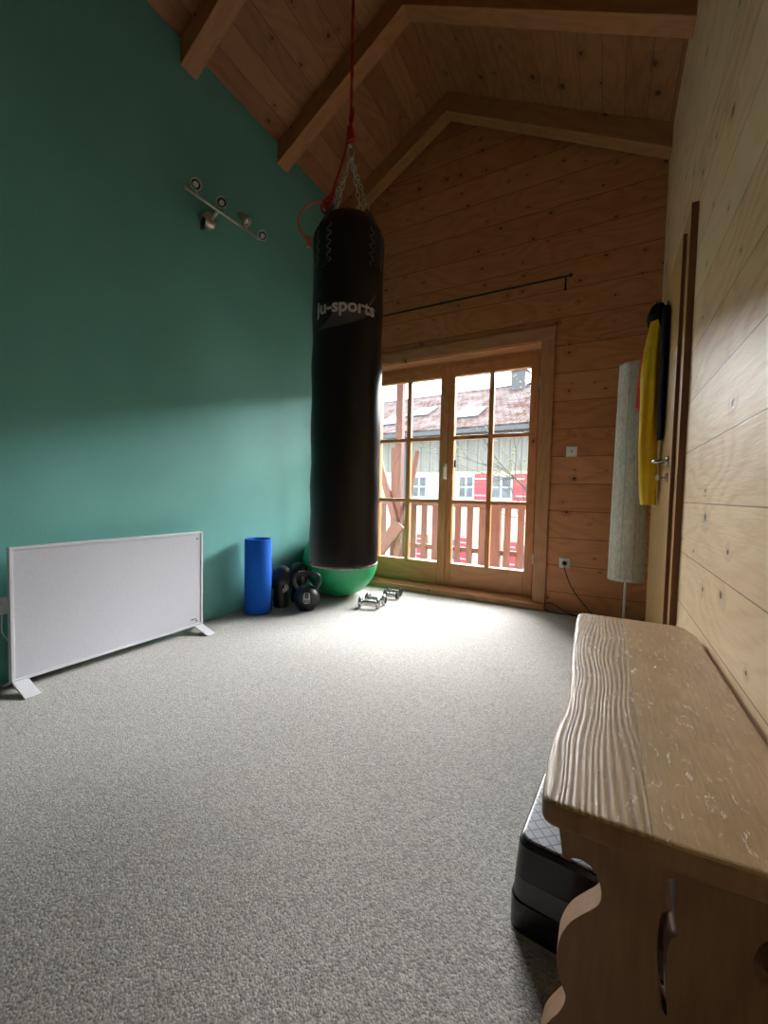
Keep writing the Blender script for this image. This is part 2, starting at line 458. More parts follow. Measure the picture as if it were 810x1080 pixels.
struct(boxo('floor', (XL - 0.2, XR + 0.3, YF - 0.2, YB + OT, -0.15, 0.0), 'carpet'))
struct(boxo('wall_left', (XL - 0.2, XL, YF, YB + OT, 0.0, EZ - 0.11), 'green'))
# the left wall's sliver up to the ceiling plane
bpy.data.objects['wall_left'].data.vertices
bm = nb()
prism(bm, [(XL - 0.2, 0), (XL, 0), (XL, EZ), (XL - 0.2, EZ - 0.2 * S)], 'Y', YF, YB)
o = bpy.data.objects['wall_left']; bm.to_mesh(o.data); bm.free()

# right wall with the opening of the room door
DY0, DY1, DZ = 2.30, 3.12, 2.16
bm = nb()
box(bm, XR, XR + 0.15, YF, DY0, 0, RRZ)
box(bm, XR, XR + 0.15, DY0, DY1, DZ, RRZ)
box(bm, XR, XR + 0.15, DY1, YB, 0, RRZ)
struct(obj('wall_right', bm, 'pine_right'))

# back wall with the opening of the balcony door
OX0, OX1, OZ = -2.247, -0.523, 2.247
bm = nb()
zl = lambda x: (EZ + S * (x - XL)) if x < RX else (RZ - S * (x - RX))
prism(bm, [(XL, 0), (OX0, 0), (OX0, OZ), (OX0, zl(OX0)), (XL, EZ)], 'Y', YB, YB + OT)
prism(bm, [(OX1, 0), (XR + 0.15, 0), (XR + 0.15, zl(XR + 0.15)), (OX1, zl(OX1))], 'Y', YB, YB + OT)
prism(bm, [(OX0, OZ), (OX1, OZ), (OX1, zl(OX1)), (RX, RZ), (OX0, zl(OX0))], 'Y', YB, YB + OT)
struct(obj('wall_back', bm, 'pine_back'))
# wall behind the camera
bm = nb()
prism(bm, [(XL, 0), (XR + 0.15, 0), (XR + 0.15, zl(XR + 0.15)), (RX, RZ), (XL, EZ)], 'Y', YF - 0.15, YF)
struct(obj('wall_front', bm, plain('white_plaster', (0.45, 0.42, 0.38), 0.8, var=0.03)))
# ceiling: two slopes, boards parallel to the ridge
bm = nb()
prism(bm, [(XL - 0.3, EZ - 0.3 * S), (RX, RZ), (RX, RZ + 0.1), (XL - 0.3, EZ - 0.3 * S + 0.1)], 'Y', YF - 0.15, YB + OT)
prism(bm, [(XR + 0.3, RZ - S * (XR + 0.3 - RX)), (RX, RZ), (RX, RZ + 0.1), (XR + 0.3, RZ - S * (XR + 0.3 - RX) + 0.1)], 'Y', YF - 0.15, YB + OT)
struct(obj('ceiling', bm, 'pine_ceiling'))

# rafters: pairs meeting under the ridge
H = 0.165; W_R = 0.118
def rafter(side, y, label):
    t_ang = math.atan(S)
    bm = nb()
    if side < 0:
        pts = [(XL + 0.001, EZ - H), (RX, RZ - H), (RX, RZ - 0.001), (XL + 0.001, EZ - 0.001)]
    else:
        pts = [(XR - 0.001, RRZ - H), (XR - 0.001, RRZ - 0.001), (RX, RZ - 0.001), (RX, RZ - H)]
    base = Vector(((XL if side < 0 else XR), y, (EZ if side < 0 else RRZ) - H))
    # local frame along the rafter so that the grain follows it
    pts = [(p[0] - base.x, p[1] - base.z) for p in pts]
    rot = Matrix.Rotation(t_ang * (1 if side < 0 else -1), 4, 'Y')
    prism(bm, pts, 'Y', 0, W_R)
    bm.transform(rot)
    o = obj('roof_rafter', bm, 'beam', bevel=0.004)
    o.matrix_world = Matrix.Translation(base) @ rot.inverted()
    tag(o, label, 'rafter', 'roof rafters')
    return o
for y, la, lb in ((1.73, 'left-slope rafter nearest the viewer, ending above the spotlight bar', None),
              (2.60, 'left-slope rafter passing behind the red rope, second from the balcony wall', 'right-slope rafter at the top edge of the picture, nearer of two'),
              (3.467, 'left-slope rafter against the boarded gable above the balcony door', 'right-slope rafter against the boarded gable wall')):
    rafter(-1, y, la)
    rafter(1, y, lb or 'right-slope rafter overhead, out of view above the viewer')
for ob in list(C.objects):
    if ob.get('label', '').endswith('above the viewer'): bpy.data.objects.remove(ob)

# ------------------------------------------------------------------ balcony door
bm = nb()
box(bm, OX1, -0.42, YB - 0.022, YB, 0.0, OZ)                       # right upright
struct(obj('trim_1', bm, 'casing_z', bevel=0.003))
struct(boxo('trim_2', (-2.35, OX0, YB - 0.022, YB, 0.0, OZ), 'casing_z', bevel=0.003))
struct(boxo('trim_3', (-2.35, -0.42, YB - 0.022, YB, OZ, 2.352), 'casing_x', bevel=0.003))
# reveal boards lining the opening and the threshold
bm = nb()
box(bm, OX0, OX1, YB - 0.01, 3.80, OZ - 0.012, OZ)
struct(obj('trim_4', bm, 'casing_x'))
struct(boxo('trim_5', (-2.36, -0.415, 3.565, 3.82, 0.0, 0.052), 'casing_x', bevel=0.006))

door = bpy.data.objects.new('door_1', None); C.objects.link(door); door.location = (-1.385, 3.80, 0.052)
struct(door, 'wooden glazed double balcony door with six panes per leaf', 'door')
L = Vector(door.location)
def dbox(name, x0, x1, y0, y1, z0, z1, mat, parent=None, bevel=0.004):
    bm = nb(); box(bm, x0 - L.x, x1 - L.x, y0 - L.y, y1 - L.y, z0 - L.z, z1 - L.z)
    return obj(name, bm, mat, parent or door, bevel=bevel)
bm = nb()
for d_ in ((OX0, -2.205, 3.80, 3.87, 0.052, OZ), (-0.562, OX1, 3.80, 3.87, 0.052, OZ), (-2.205, -0.562, 3.80, 3.87, 2.19, OZ - 0.012)):
    box(bm, d_[0] - L.x, d_[1] - L.x, d_[2] - L.y, d_[3] - L.y, d_[4] - L.z, d_[5] - L.z)
obj('door_frame', bm, 'door_wood_z', door, bevel=0.003)
def leaf(x0, x1, g0, g1, mx):
    """x0,x1 leaf sides; g0,g1 glass sides; mx centre of the upright bar"""
    y0, y1 = 3.785, 3.85
    bm = nb()
    def bb(a, b, c, d2, mi=0, ya=y0, yb=y1): box(bm, a - L.x, b - L.x, ya - L.y, yb - L.y, c - L.z, d2 - L.z, mi)
    bb(x0, g0, 0.054, 2.195); bb(g1, x1, 0.054, 2.195)
    bb(g0, g1, 0.054, 0.275, 1); bb(g0, g1, 2.09, 2.195, 1)
    lf = obj('door_leaf', bm, ['door_wood_z', 'door_wood_x'], door, bevel=0.005)
    b2 = nb(); box(b2, mx - 0.022 - L.x, mx + 0.022 - L.x, 3.795 - L.y, 3.845 - L.y, 0.275 - L.z, 2.09 - L.z)
    obj('glazing_bar', b2, 'door_wood_z', lf, bevel=0.004)
    for zc in (1.502, 0.882):
        b2 = nb(); box(b2, g0 - L.x, g1 - L.x, 3.797 - L.y, 3.843 - L.y, zc - 0.018 - L.z, zc + 0.018 - L.z)
        obj('glazing_bar', b2, 'door_wood_x', lf, bevel=0.004)
    for (a, b) in ((g0, mx - 0.022), (mx + 0.022, g1)):
        for (c, d2) in ((0.275, 0.864), (0.900, 1.484), (1.520, 2.09)):
            b2 = nb(); box(b2, a - L.x, b - L.x, 3.822 - L.y, 3.826 - L.y, c - L.z, d2 - L.z)
            obj('pane', b2, 'glass', lf)
    return lf
lf1 = leaf(-2.215, -1.402, -2.135, -1.462, -1.805)
lf2 = leaf(-1.398, -0.552, -1.318, -0.626, -0.967)
# rebate batten on the meeting stile
dbox('meeting_batten', -1.42, -1.372, 3.772, 3.786, 0.09, 2.18, 'door_wood_z', lf2)
bm = nb(); mt = Matrix.Translation
box(bm, -1.398 - L.x, -1.372 - L.x, 3.764 - L.y, 3.773 - L.y, 1.10 - L.z, 1.25 - L.z)
tube(bm, smooth_path([Vector((-1.385, 3.765, 1.215)) - L, Vector((-1.385, 3.728, 1.215)) - L, Vector((-1.385, 3.722, 1.19)) - L, Vector((-1.385, 3.722, 1.10)) - L], 5), 0.0085)
obj('door_handle', bm, 'plastic_white', lf2, bevel=0.002)
for zc in (0.35, 1.9):
    b2 = nb(); tube(b2, [Vector((-0.548, 3.778, zc)) - L, Vector((-0.548, 3.778, zc + 0.09)) - L], 0.008)
    obj('hinge', b2, 'steel', door)
# small black sensor clip on the right leaf's glass edge
dbox('magnet_clip', -1.312, -1.296, 3.80, 3.815, 1.215, 1.285, 'black_plastic', lf2, 0.001)

# ------------------------------------------------------------------ room door on the right wall
rd = bpy.data.objects.new('door_2', None); C.objects.link(rd); rd.location = (XR, 2.30, 0)
struct(rd, 'closed light wooden room door in the right wall, shade painted on its side faces', 'door')
def rbox(name, d_, mat, parent=None, bevel=0.003):
    bm = nb(); box(bm, d_[0] - XR, d_[1] - XR, d_[2] - 2.30, d_[3] - 2.30, d_[4], d_[5])
    return obj(name, bm, mat, parent or rd, bevel=bevel)
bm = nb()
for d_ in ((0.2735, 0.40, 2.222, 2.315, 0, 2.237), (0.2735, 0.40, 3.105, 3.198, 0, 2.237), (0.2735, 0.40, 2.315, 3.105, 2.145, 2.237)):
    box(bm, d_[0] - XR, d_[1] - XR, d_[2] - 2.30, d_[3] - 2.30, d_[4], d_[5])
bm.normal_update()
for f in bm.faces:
    if abs(f.normal.x) > 0.9: f.material_index = 1  # room-facing sides stay light, the other faces carry painted shade
obj('door_frame', bm, ['shaded_faces', 'leaf'], rd)
leaf_o = nb(); box(leaf_o, 0.2575 - XR, 0.2735 - XR, 0.0, 0.825, 0.02, 2.152)
box(leaf_o, 0.2735 - XR, 0.31 - XR, 0.018, 0.803, 0.02, 2.142)
for f in leaf_o.faces:
    c = f.calc_center_median(); n = f.normal
leaf_o.normal_update()
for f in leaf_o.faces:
    if abs(f.normal.y) > 0.9: f.material_index = 1  # leaf edges take the dark colour in place of shade
rl = obj('door_leaf', leaf_o, ['leaf', 'shaded_faces'], rd, bevel=0.002)
b2 = nb()
lathe(b2, [(0.0, 0.0), (0.026, 0.0), (0.026, 0.006), (0.022, 0.010), (0.0, 0.010)], 24, aim((0.2575 - XR, 0.10, 1.135), (-1, 0, 0)), cap=False)
tube(b2, smooth_path([(0.2575 - XR, 0.10, 1.135), (0.222 - XR, 0.10, 1.135), (0.206 - XR, 0.112, 1.135), (0.203 - XR, 0.16, 1.136), (0.203 - XR, 0.215, 1.138)], 5), 0.0095)
obj('door_handle', b2, 'chrome', rl, smooth=True)
b2 = nb()
lathe(b2, [(0.0, 0.0), (0.024, 0.0), (0.024, 0.006), (0.020, 0.009), (0.0, 0.009)], 24, aim((0.2575 - XR, 0.10, 1.055), (-1, 0, 0)), cap=False)
tube(b2, [(0.2575 - XR, 0.10, 1.055), (0.222 - XR, 0.10, 1.055)], 0.004)
box(b2, 0.206 - XR, 0.223 - XR, 0.097, 0.103, 1.042, 1.068)
obj('key_rose', b2, 'chrome', rl)

# ------------------------------------------------------------------ curtain rod
t = thing('curtain_rod', 'thin black metal curtain rod mounted above the balcony door', 'curtain rod', (-0.36, 3.57, 2.70))
b2 = nb(); tube(b2, [(-2.0, 0, 0), (0.03, 0, 0)], 0.0085, 10); obj('rod', b2, 'black_metal', t)
b2 = nb(); lathe(b2, [(0.0085, 0), (0.016, 0.004), (0.016, 0.022), (0.0, 0.03)], 16, aim((0.03, 0, 0), (1, 0, 0))); obj('finial', b2, 'black_metal', t, smooth=True)
for bx in (0.0, -1.95):
    b2 = nb(); box(b2, bx - 0.007, bx + 0.007, 0.068, 0.08, -0.075, 0.03); tube(b2, [(bx, 0.072, 0), (bx, 0.0, 0)], 0.006, 8)
    obj('bracket', b2, 'black_metal', t)

# ------------------------------------------------------------------ switch, sockets, cables
def wallplate(name, loc, label, cat, socket=False, rz=0.0):
    t = thing(name, label, cat, loc, rz)
    bm = nb(); box(bm, -0.041, 0.041, -0.010, 0.0, -0.041, 0.041); obj('cover_plate', bm, 'plastic_white', t, bevel=0.004)
    if socket:
        bm = nb(); lathe(bm, [(0.0, 0.0), (0.020, 0.0), (0.021, 0.003), (0.024, 0.003), (0.024, 0.0)], 24, aim((0, -0.0105, 0), (0, -1, 0)), cap=False)
        obj('socket_insert', bm, 'plastic_white', t)
    else:
        bm = nb(); box(bm, -0.024, 0.024, -0.015, -0.010, -0.024, 0.024); obj('inner_plate', bm, 'plastic_white', t, bevel=0.003)
        bm = nb(); lathe(bm, [(0, 0), (0.006, 0), (0.006, 0.002), (0, 0.002)], 12, aim((0, -0.015, 0), (0, -1, 0)), cap=False); obj('jack_hole', bm, 'black_plastic', t)
    return t
wallplate('wall_jack', (-0.262, YB, 1.322), 'small white square wall outlet with a dark hole, halfway up the boarded wall', 'wall outlet')
wallplate('wall_socket', (-0.28, YB, 0.405), 'white power socket low on the boarded wall with a black plug in it', 'socket', True)
wallplate('wall_socket', (XL, 0.80, 0.375), 'white power socket on the green wall at the left picture edge', 'socket', True, PI / 2)
cb = thing('power_cable', 'black cable plugged into the low socket and trailing to the floor lamp', 'cable', (-0.28, YB, 0.405))
bm = nb(); lathe(bm, [(0.018, 0.0), (0.018, 0.018), (0.012, 0.03), (0.0, 0.032)], 20, aim((0, -0.0135, 0), (0, -1, 0))); obj('plug', bm, 'black_plastic', cb, smooth=True)
bm = nb(); pts = [(-0.28, 3.62, 0.405), (-0.276, 3.60, 0.37), (-0.25, 3.60, 0.29), (-0.216, 3.60, 0.215), (-0.16, 3.60, 0.135), (-0.12, 3.60, 0.09), (-0.05, 3.57, 0.03), (0.03, 3.50, 0.008), (0.09, 3.42, 0.006)]
tube(bm, [p - Vector((-0.28, YB, 0.405)) for p in smooth_path(pts, 6)], 0.0038, 8); obj('cord', bm, 'black_plastic', cb, smooth=True)
bm = nb(); pts = [(0.02, 3.56, 0.005), (-0.12, 3.53, 0.005), (-0.25, 3.555, 0.022), (-0.34, 3.60, 0.055), (-0.40, 3.61, 0.062), (-0.425, 3.60, 0.03), (-0.405, 3.57, 0.006), (-0.33, 3.545, 0.005), (-0.22, 3.55, 0.005), (-0.08, 3.50, 0.005), (0.05, 3.46, 0.005)]
o = obj('looped_cable', (lambda b: (tube(b, smooth_path(pts, 6), 0.0042, 8), b)[1])(bm), 'black_plastic', smooth=True)
tag(o, 'slack loop of black cable on the floor beside the door casing', 'cable')
bm = nb(); pts = [(-2.488, 0.80, 0.375), (-2.46, 0.79, 0.33), (-2.45, 0.785, 0.27), (-2.45, 0.80, 0.23), (-2.44, 0.83, 0.18), (-2.40, 0.86, 0.13)]
tube(bm, smooth_path(pts, 6), 0.003, 8)
tag(obj('heater_cable', bm, 'plastic_white', smooth=True), 'thin white cable hanging from the left socket behind the heater', 'cable')

# ------------------------------------------------------------------ infrared heater
t = thing('panel_heater', 'flat white infrared panel heater standing on two feet before the green wall', 'heater', (-2.36, 1.286, 0))
hy0, hy1, hz0, hz1 = -0.502, 0.502, 0.042, 0.668
bm = nb(); box(bm, -0.022, 0.004, hy0 + 0.014, hy1 - 0.014, hz0 + 0.014, hz1 - 0.014); obj('panel', bm, 'heater_face', t)
bm = nb()
for d_ in ((hy0, hy1, hz0, hz0 + 0.014), (hy0, hy1, hz1 - 0.014, hz1), (hy0, hy0 + 0.014, hz0 + 0.014, hz1 - 0.014), (hy1 - 0.014, hy1, hz0 + 0.014, hz1 - 0.014)):
    box(bm, -0.024, 0.008, *d_)
obj('frame', bm, 'heater_edge', t, bevel=0.002)
for yy in (hy0 + 0.002, hy1 - 0.062):
    bm = nb()
    prism(bm, [(-0.10, 0.0), (-0.09, 0.0), (-0.012, 0.036), (0.006, 0.036), (0.118, 0.0), (0.136, 0.0), (0.136, 0.005), (0.122, 0.009), (0.010, 0.0455), (-0.016, 0.0455), (-0.10, 0.006)], 'Y', yy, yy + 0.06)
    obj('foot', bm, 'heater_edge', t, bevel=0.001)
for (yy, zz) in ((hy1 - 0.04, hz1 - 0.045), (hy1 - 0.045, hz0 + 0.035)):
    bm = nb(); lathe(bm, [(0, 0), (0.005, 0), (0.004, 0.003), (0, 0.003)], 12, aim((0.004, yy, zz), (1, 0, 0)), cap=False); obj('screw', bm, 'black_plastic', t)
bm = nb()
for i_, (a, b) in enumerate(((0, 0.018), (0.022, 0.028), (0.03, 0.036))): box(bm, 0.004, 0.005, hy1 - 0.085 + a, hy1 - 0.085 + b, hz0 + 0.045, hz0 + 0.052)
obj('maker_mark', bm, 'step_band', t)

# ------------------------------------------------------------------ spotlight bar on the green wall
t = thing('spotlight_bar', 'steel spotlight bar with four round heads high on the green wall', 'wall lamp', (XL, 1.93, 2.80))
o0 = Vector((XL, 1.93, 2.80))
bm = nb(); lathe(bm, [(0.055, 0.0), (0.055, 0.03), (0.045, 0.05), (0.018, 0.058), (0.0, 0.058)], 28, aim((0, 0, 0), (1, 0, 0))); tube(bm, [(0.05, 0, 0), (0.118, 0.0, 0.04)], 0.012)
obj('wall_mount', bm, 'steel', t, smooth=True)
bm = nb(); tube(bm, smooth_path([(0.03, -0.05, -0.02), (0.06, -0.075, -0.06), (0.05, -0.075, -0.11)], 4), 0.013); obj('pull_switch', bm, 'black_plastic', t, smooth=True)
bm = nb(); tube(bm, [Vector((-2.38, 1.685, 2.826)) - o0, Vector((-2.38, 2.275, 2.846)) - o0], 0.0085)
for p in ((-2.38, 1.68, 2.826), (-2.38, 2.28, 2.846)):
    lathe(bm, [(0.0, -0.012), (0.012, -0.008), (0.012, 0.008), (0.0, 0.012)], 12, Matrix.Translation(Vector(p) - o0) @ Matrix.Rotation(PI / 2, 4, 'X'), cap=False)
obj('bar', bm, 'steel', t, smooth=True)
for (yy, zz, dr) in ((1.765, 2.905, (0.9, -0.35, -0.35)), (1.970, 2.915, (0.75, -0.65, -0.30)), (2.175, 2.925, (0.55, 0.30, -0.55)), (2.350, 2.905, (0.65, -0.75, -0.35))):
    P = Vector((-2.40, yy, zz)) - o0; dv = Vector(dr).normalized()
    bm = nb(); A = aim(P - dv * 0.03, dv)
    lathe(bm, [(0.0, -0.03), (0.014, -0.028), (0.020, 0.0), (0.030, 0.035), (0.036, 0.058), (0.034, 0.062), (0.029, 0.058), (0.027, 0.046), (0.017, 0.040), (0.0, 0.040)], 24, A, cap=False, matf=lambda i: 1 if i >= 7 else 0)
    tube(bm, [P - dv * 0.04, Vector((-2.38, min(yy + 0.01, 2.278), 2.842 if yy > 2.1 else 2.834)) - o0], 0.006)
    hd = obj('spot_head', bm, ['steel', 'black_plastic'], t, smooth=True)
    bm = nb(); lathe(bm, [(0.0, 0.057), (0.010, 0.056), (0.0165, 0.050), (0.018, 0.041)], 20, A, cap=False)
    obj('lamp_glass', bm, 'lamp_bulb', hd, smooth=True)

# ------------------------------------------------------------------ punching bag
BX, BY = -1.157, 1.70; BR = 0.172; B0, B1 = 0.585, 2.255
t = thing('punching_bag', 'long black punching bag hanging by chains from a red rope', 'punching bag', (BX, BY, B0), math.radians(0))
bm = nb()
prof = [(0.0, 0.004), (BR - 0.035, 0.0), (BR - 0.012, 0.004), (BR - 0.002, 0.02)]
nz = 26
for i in range(nz + 1):
    z = 0.03 + (B1 - B0 - 0.12) * i / nz
    prof.append((BR + 0.003 * math.sin(i * 1.3) * (0.6 if i % 2 else 1), z))
prof += [(BR - 0.003, B1 - B0 - 0.07), (BR - 0.036, B1 - B0 - 0.012), (BR - 0.046, B1 - B0), (0.0, B1 - B0)]
lathe(bm, prof, 48, cap=False); body = obj('bag_body', bm, 'bag_vinyl', t, smooth=True)
bm = nb(); ring = [(BR - 0.012) * 1.0, 0]
for k in range(4):
    a0 = k * PI / 2 - 2.15 + 0.09; a1 = (k + 1) * PI / 2 - 2.15 - 0.09
    pts = [((BR - 0.006) * math.cos(a0 + (a1 - a0) * j / 12), (BR - 0.006) * math.sin(a0 + (a1 - a0) * j / 12), 0.008) for j in range(13)]
    tube(bm, pts, 0.0075, 8)
obj('bottom_piping', bm, 'trim_grey', t, smooth=True)
# camera-facing angle of the bag
FA = math.atan2(0 - BY, 0 - BX)
SHF = 0.09
def wrap(bm, ang0, z0, off, R=BR):
    for v in bm.verts:
        a = ang0 + v.co.x / R; zz = v.co.y; ex = v.co.z
        v.co = Vector(((R + off + ex) * math.cos(a), (R + off + ex) * math.sin(a), z0 + zz))
# swoosh print, a curved comet under the lettering
def ribbon(uv_top, uv_bot, R=BR, off=0.0045):
    bm = nb(); A = [bm.verts.new((u, v, 0)) for u, v in uv_top]; B = [bm.verts.new((u, v, 0)) for u, v in uv_bot]
    for i in range(len(A) - 1): bm.faces.new((A[i], A[i + 1], B[i + 1], B[i]))
    return bm
n_ = 40; top = []; bot = []
for i in range(n_ + 1):
    s_ = i / n_; u = -0.15 + 0.30 * s_
    c_ = -0.075 + 0.03 * s_ + 0.075 * s_ ** 2.2 
    w_ = 0.004 + 0.034 * math.sin(PI * min(1, s_ * 1.0)) ** 1.4
    top.append((u, c_ + w_ * 0.9 + (0.055 * math.exp(-((s_ - 0.40) / 0.16) ** 2)))); bot.append((u, c_ - w_ * 0.45))
bm = ribbon(top, bot); wrap(bm, FA, 1.775 - B0, 0.0040); obj('swoosh_print', bm, 'bag_grey', t)
bm = ribbon([(0.10 + 0.004 * i, 0.045 + 0.0052 * i + 0.004) for i in range(12)], [(0.10 + 0.004 * i, 0.030 + 0.0058 * i) for i in range(12)])
wrap(bm, FA, 1.775 - B0, 0.0042); obj('swoosh_tip', bm, 'bag_grey', t)
bm = text_mesh('ju-sports', 0.095, 0.0, 0.0028)
xs = [v.co.x for v in bm.verts]; w_ = max(xs) - min(xs); sc_ = 0.292 / w_; cx_ = (max(xs) + min(xs)) / 2
for v in bm.verts: v.co.x = (v.co.x - cx_) * sc_; v.co.y *= 0.86
bmesh.ops.triangulate(bm, faces=bm.faces)
wrap(bm, FA - SHF, 1.792 - B0, 0.0062); obj('lettering', bm, 'bag_white', t)
# straps with round rivets at the four hanging points, chains to the swivel
TOPZ = 2.60 - B0
hang = []
for k in range(4):
    a = FA + 0.95 + k * PI / 2 - 0.12
    ca, sa = math.cos(a), math.sin(a)
    bm = nb()
    sec = [(BR + 0.0055, B1 - B0 - 0.27), (BR + 0.0065, B1 - B0 - 0.10), (BR + 0.003, B1 - B0 - 0.068), (BR - 0.033, B1 - B0 - 0.004), (BR - 0.05, B1 - B0 + 0.028)]
    A = []; 
    for (r_, z_) in sec:
        for sgn in (-1, 1):
            aa = a + sgn * 0.022 / BR
            for rr_ in (r_ - 0.004, r_): A.append(bm.verts.new((rr_ * math.cos(aa), rr_ * math.sin(aa), z_)))
    for i in range(len(sec) - 1):
        b_ = i * 4
        for (p, q) in ((0, 1), (1, 3), (3, 2), (2, 0)): bm.faces.new((A[b_ + p], A[b_ + q], A[b_ + 4 + q], A[b_ + 4 + p]))
    bm.faces.new((A[0], A[2], A[3], A[1])); bm.faces.new(A[-4:][0:1] + [A[-3], A[-1], A[-2]])
    st = obj('hanging_strap', bm, 'bag_vinyl', t)
    # stitched grey scroll pattern beside the strap
    bm = nb()
    for s2 in (-1, 1):
        pts = []
        for j in range(26):
            u = s2 * (0.034 + 0.011 * math.sin(j * 1.1)); v_ = -0.26 + j * 0.0068
            aa = a + u / BR; pts.append(((BR + 0.005) * math.cos(aa), (BR + 0.005) * math.sin(aa), B1 - B0 + v_))
        tube(bm, pts, 0.0024, 5)
    obj('scroll_print', bm, 'scroll_grey', st)
    P0 = Vector(((BR - 0.05) * ca, (BR - 0.05) * sa, B1 - B0 + 0.02)); P1 = Vector((0.008 * ca, 0.008 * sa, TOPZ - 0.035))
    dv = (P1 - P0); Lc = dv.length; nL = int(Lc / 0.026); bm = nb()
    q = dv.normalized().to_track_quat('X', 'Z').to_matrix().to_4x4()
    for j in range(nL + 1):
        c = P0 + dv * (j / nL)
        T = Matrix.Translation(c) @ q @ Matrix.Rotation((j % 2) * PI / 2 + 0.4, 4, 'X')
        lp = []
        for e in range(12):
            an = 2 * PI * e / 12; lp.append(T @ Vector((0.0165 * math.cos(an) * (1.0), 0.0085 * math.sin(an), 0)))
        tube(bm, lp, 0.0027, 6, closed=True)
    obj('chain', bm, 'zinc', t, smooth=True)
bm = nb()
cp = [(0.018 * math.cos(a), 0, TOPZ + 0.0 + 0.034 * math.sin(a)) for a in [2 * PI * i / 16 for i in range(16)]]
tube(bm, cp, 0.0055, 8, closed=True); lathe(bm, [(0.0, 0.026), (0.013, 0.03), (0.014, 0.055), (0.0, 0.06)], 14, Matrix.Translation((0.0, 0, TOPZ)), cap=False)
obj('carabiner', bm, 'zinc', t, smooth=True)
# rope up to the ridge
rz_top = zl(BX) - 0.01
o = thing('hanging_rope', 'taut red rope running up from the bag chains to the roof', 'rope', (BX, BY, 2.66))
bm = nb(); L0 = rz_top - 2.66; N = 60
for s2 in (0, PI):
    tube(bm, [(0.0042 * math.cos(i * 0.9 + s2), 0.0042 * math.sin(i * 0.9 + s2), L0 * i / N) for i in range(N + 1)], 0.0045, 6)
obj('rope_strand', bm, 'rope', o, smooth=True)
bm = nb()
for i in range(5):
    zz = -0.02 + i * 0.016; tube(bm, [(0.014 * math.cos(a), 0.014 * math.sin(a), zz + 0.006 * math.sin(a + i)) for a in [2 * PI * j / 14 for j in range(14)]], 0.0062, 6, closed=True)
tube(bm, smooth_path([(0.0, 0, 0.06), (0.02, -0.01, 0.09), (0.012, -0.012, 0.13), (-0.008, 0, 0.10), (0, 0, 0.06)], 4), 0.005, 6)
obj('knot', bm, 'rope', o, smooth=True)
# spare rope: red tail along the left chain, knot on the rim, pale loop
perp = Vector((-math.sin(FA), math.cos(FA), 0)) # picture-right is +perp or -perp
lf_ = -1 if (perp.dot(R_RIGHT) > 0) else 1
def bag_pt(side, towards, z):  # side: metres to picture-left, towards: metres to camera
    f_ = Vector((math.cos(FA), math.sin(FA), 0))
    return Vector((BX, BY, 0)) + perp * lf_ * side + f_ * towards + Vector((0, 0, z))
o = thing('spare_rope', 'loose red rope tail with pale loop hooked on the bag top, left side', 'rope', tuple(bag_pt(0.10, 0.0, 2.29)))
OL = Vector(o.location)
bm = nb(); tube(bm, [p - OL for p in smooth_path([bag_pt(0.008, 0.02, 2.70), bag_pt(0.02, 0.03, 2.60), bag_pt(0.045, 0.035, 2.50), bag_pt(0.075, 0.05, 2.39), bag_pt(0.10, 0.06, 2.30)], 6)], 0.0055, 7)
obj('rope_tail', bm, 'rope', o, smooth=True)
bm = nb()
for i in range(4):
    c = bag_pt(0.085 + i * 0.011, 0.062, 2.345 - i * 0.02)
    tube(bm, [c - OL + Vector((0.016 * math.cos(a), 0.010 * math.sin(a + i), 0.016 * math.sin(a))) for a in [2 * PI * j / 12 for j in range(12)]], 0.0062, 6, closed=True)
obj('knot', bm, 'rope', o, smooth=True)
bm = nb(); tube(bm, [p - OL for p in smooth_path([bag_pt(0.10, 0.06, 2.295), bag_pt(0.14, 0.06, 2.315), bag_pt(0.20, 0.05, 2.295), bag_pt(0.235, 0.045, 2.25), bag_pt(0.238, 0.04, 2.205), bag_pt(0.215, 0.04, 2.165), bag_pt(0.19, 0.04, 2.14)], 7)], 0.0065, 8)
obj('pale_loop', bm, 'rope_pale', o, smooth=True)
bm = nb(); E_ = bag_pt(0.19, 0.04, 2.14) - OL; lathe(bm, [(0.0, -0.03), (0.012, -0.026), (0.014, 0.0), (0.011, 0.02), (0.0, 0.024)], 12, Matrix.Translation(E_), cap=False)
obj('end_knot', bm, 'rope_pale', o, smooth=True)

# ------------------------------------------------------------------ foam roller
t = thing('foam_roller', 'upright blue foam roller against the green wall', 'foam roller', (-2.356, 2.285, 0))
bm = nb(); lathe(bm, [(0.030, 0.0), (0.098, 0.0), (0.1015, 0.006), (0.1015, 0.569), (0.097, 0.577), (0.090, 0.577), (0.086, 0.572), (0.084, 0.56), (0.030, 0.55), (0.028, 0.3), (0.030, 0.0)], 48, cap=False)
obj('roll', bm, 'blue_foam', t, smooth=True)

# ------------------------------------------------------------------ exercise ball
bm = nb(); bmesh.ops.create_uvsphere(bm, u_segments=64, v_segments=48, radius=0.345)
for v in bm.verts:
    v.co.z = v.co.z * 0.97
    k = 1 + 0.004 * math.cos(v.co.z * 90) * (1 if abs(v.co.z) < 0.2 else 0); v.co.x *= k; v.co.y *= k
    if v.co.z < -0.32: v.co.z = -0.32 + (v.co.z + 0.32) * 0.3
zmin = min(v.co.z for v in bm.verts)
o = obj('exercise_ball', bm, 'ball', smooth=True, loc=(-2.145, 3.10, -zmin))
tag(o, 'large green exercise ball in the corner behind the punching bag', 'exercise ball')

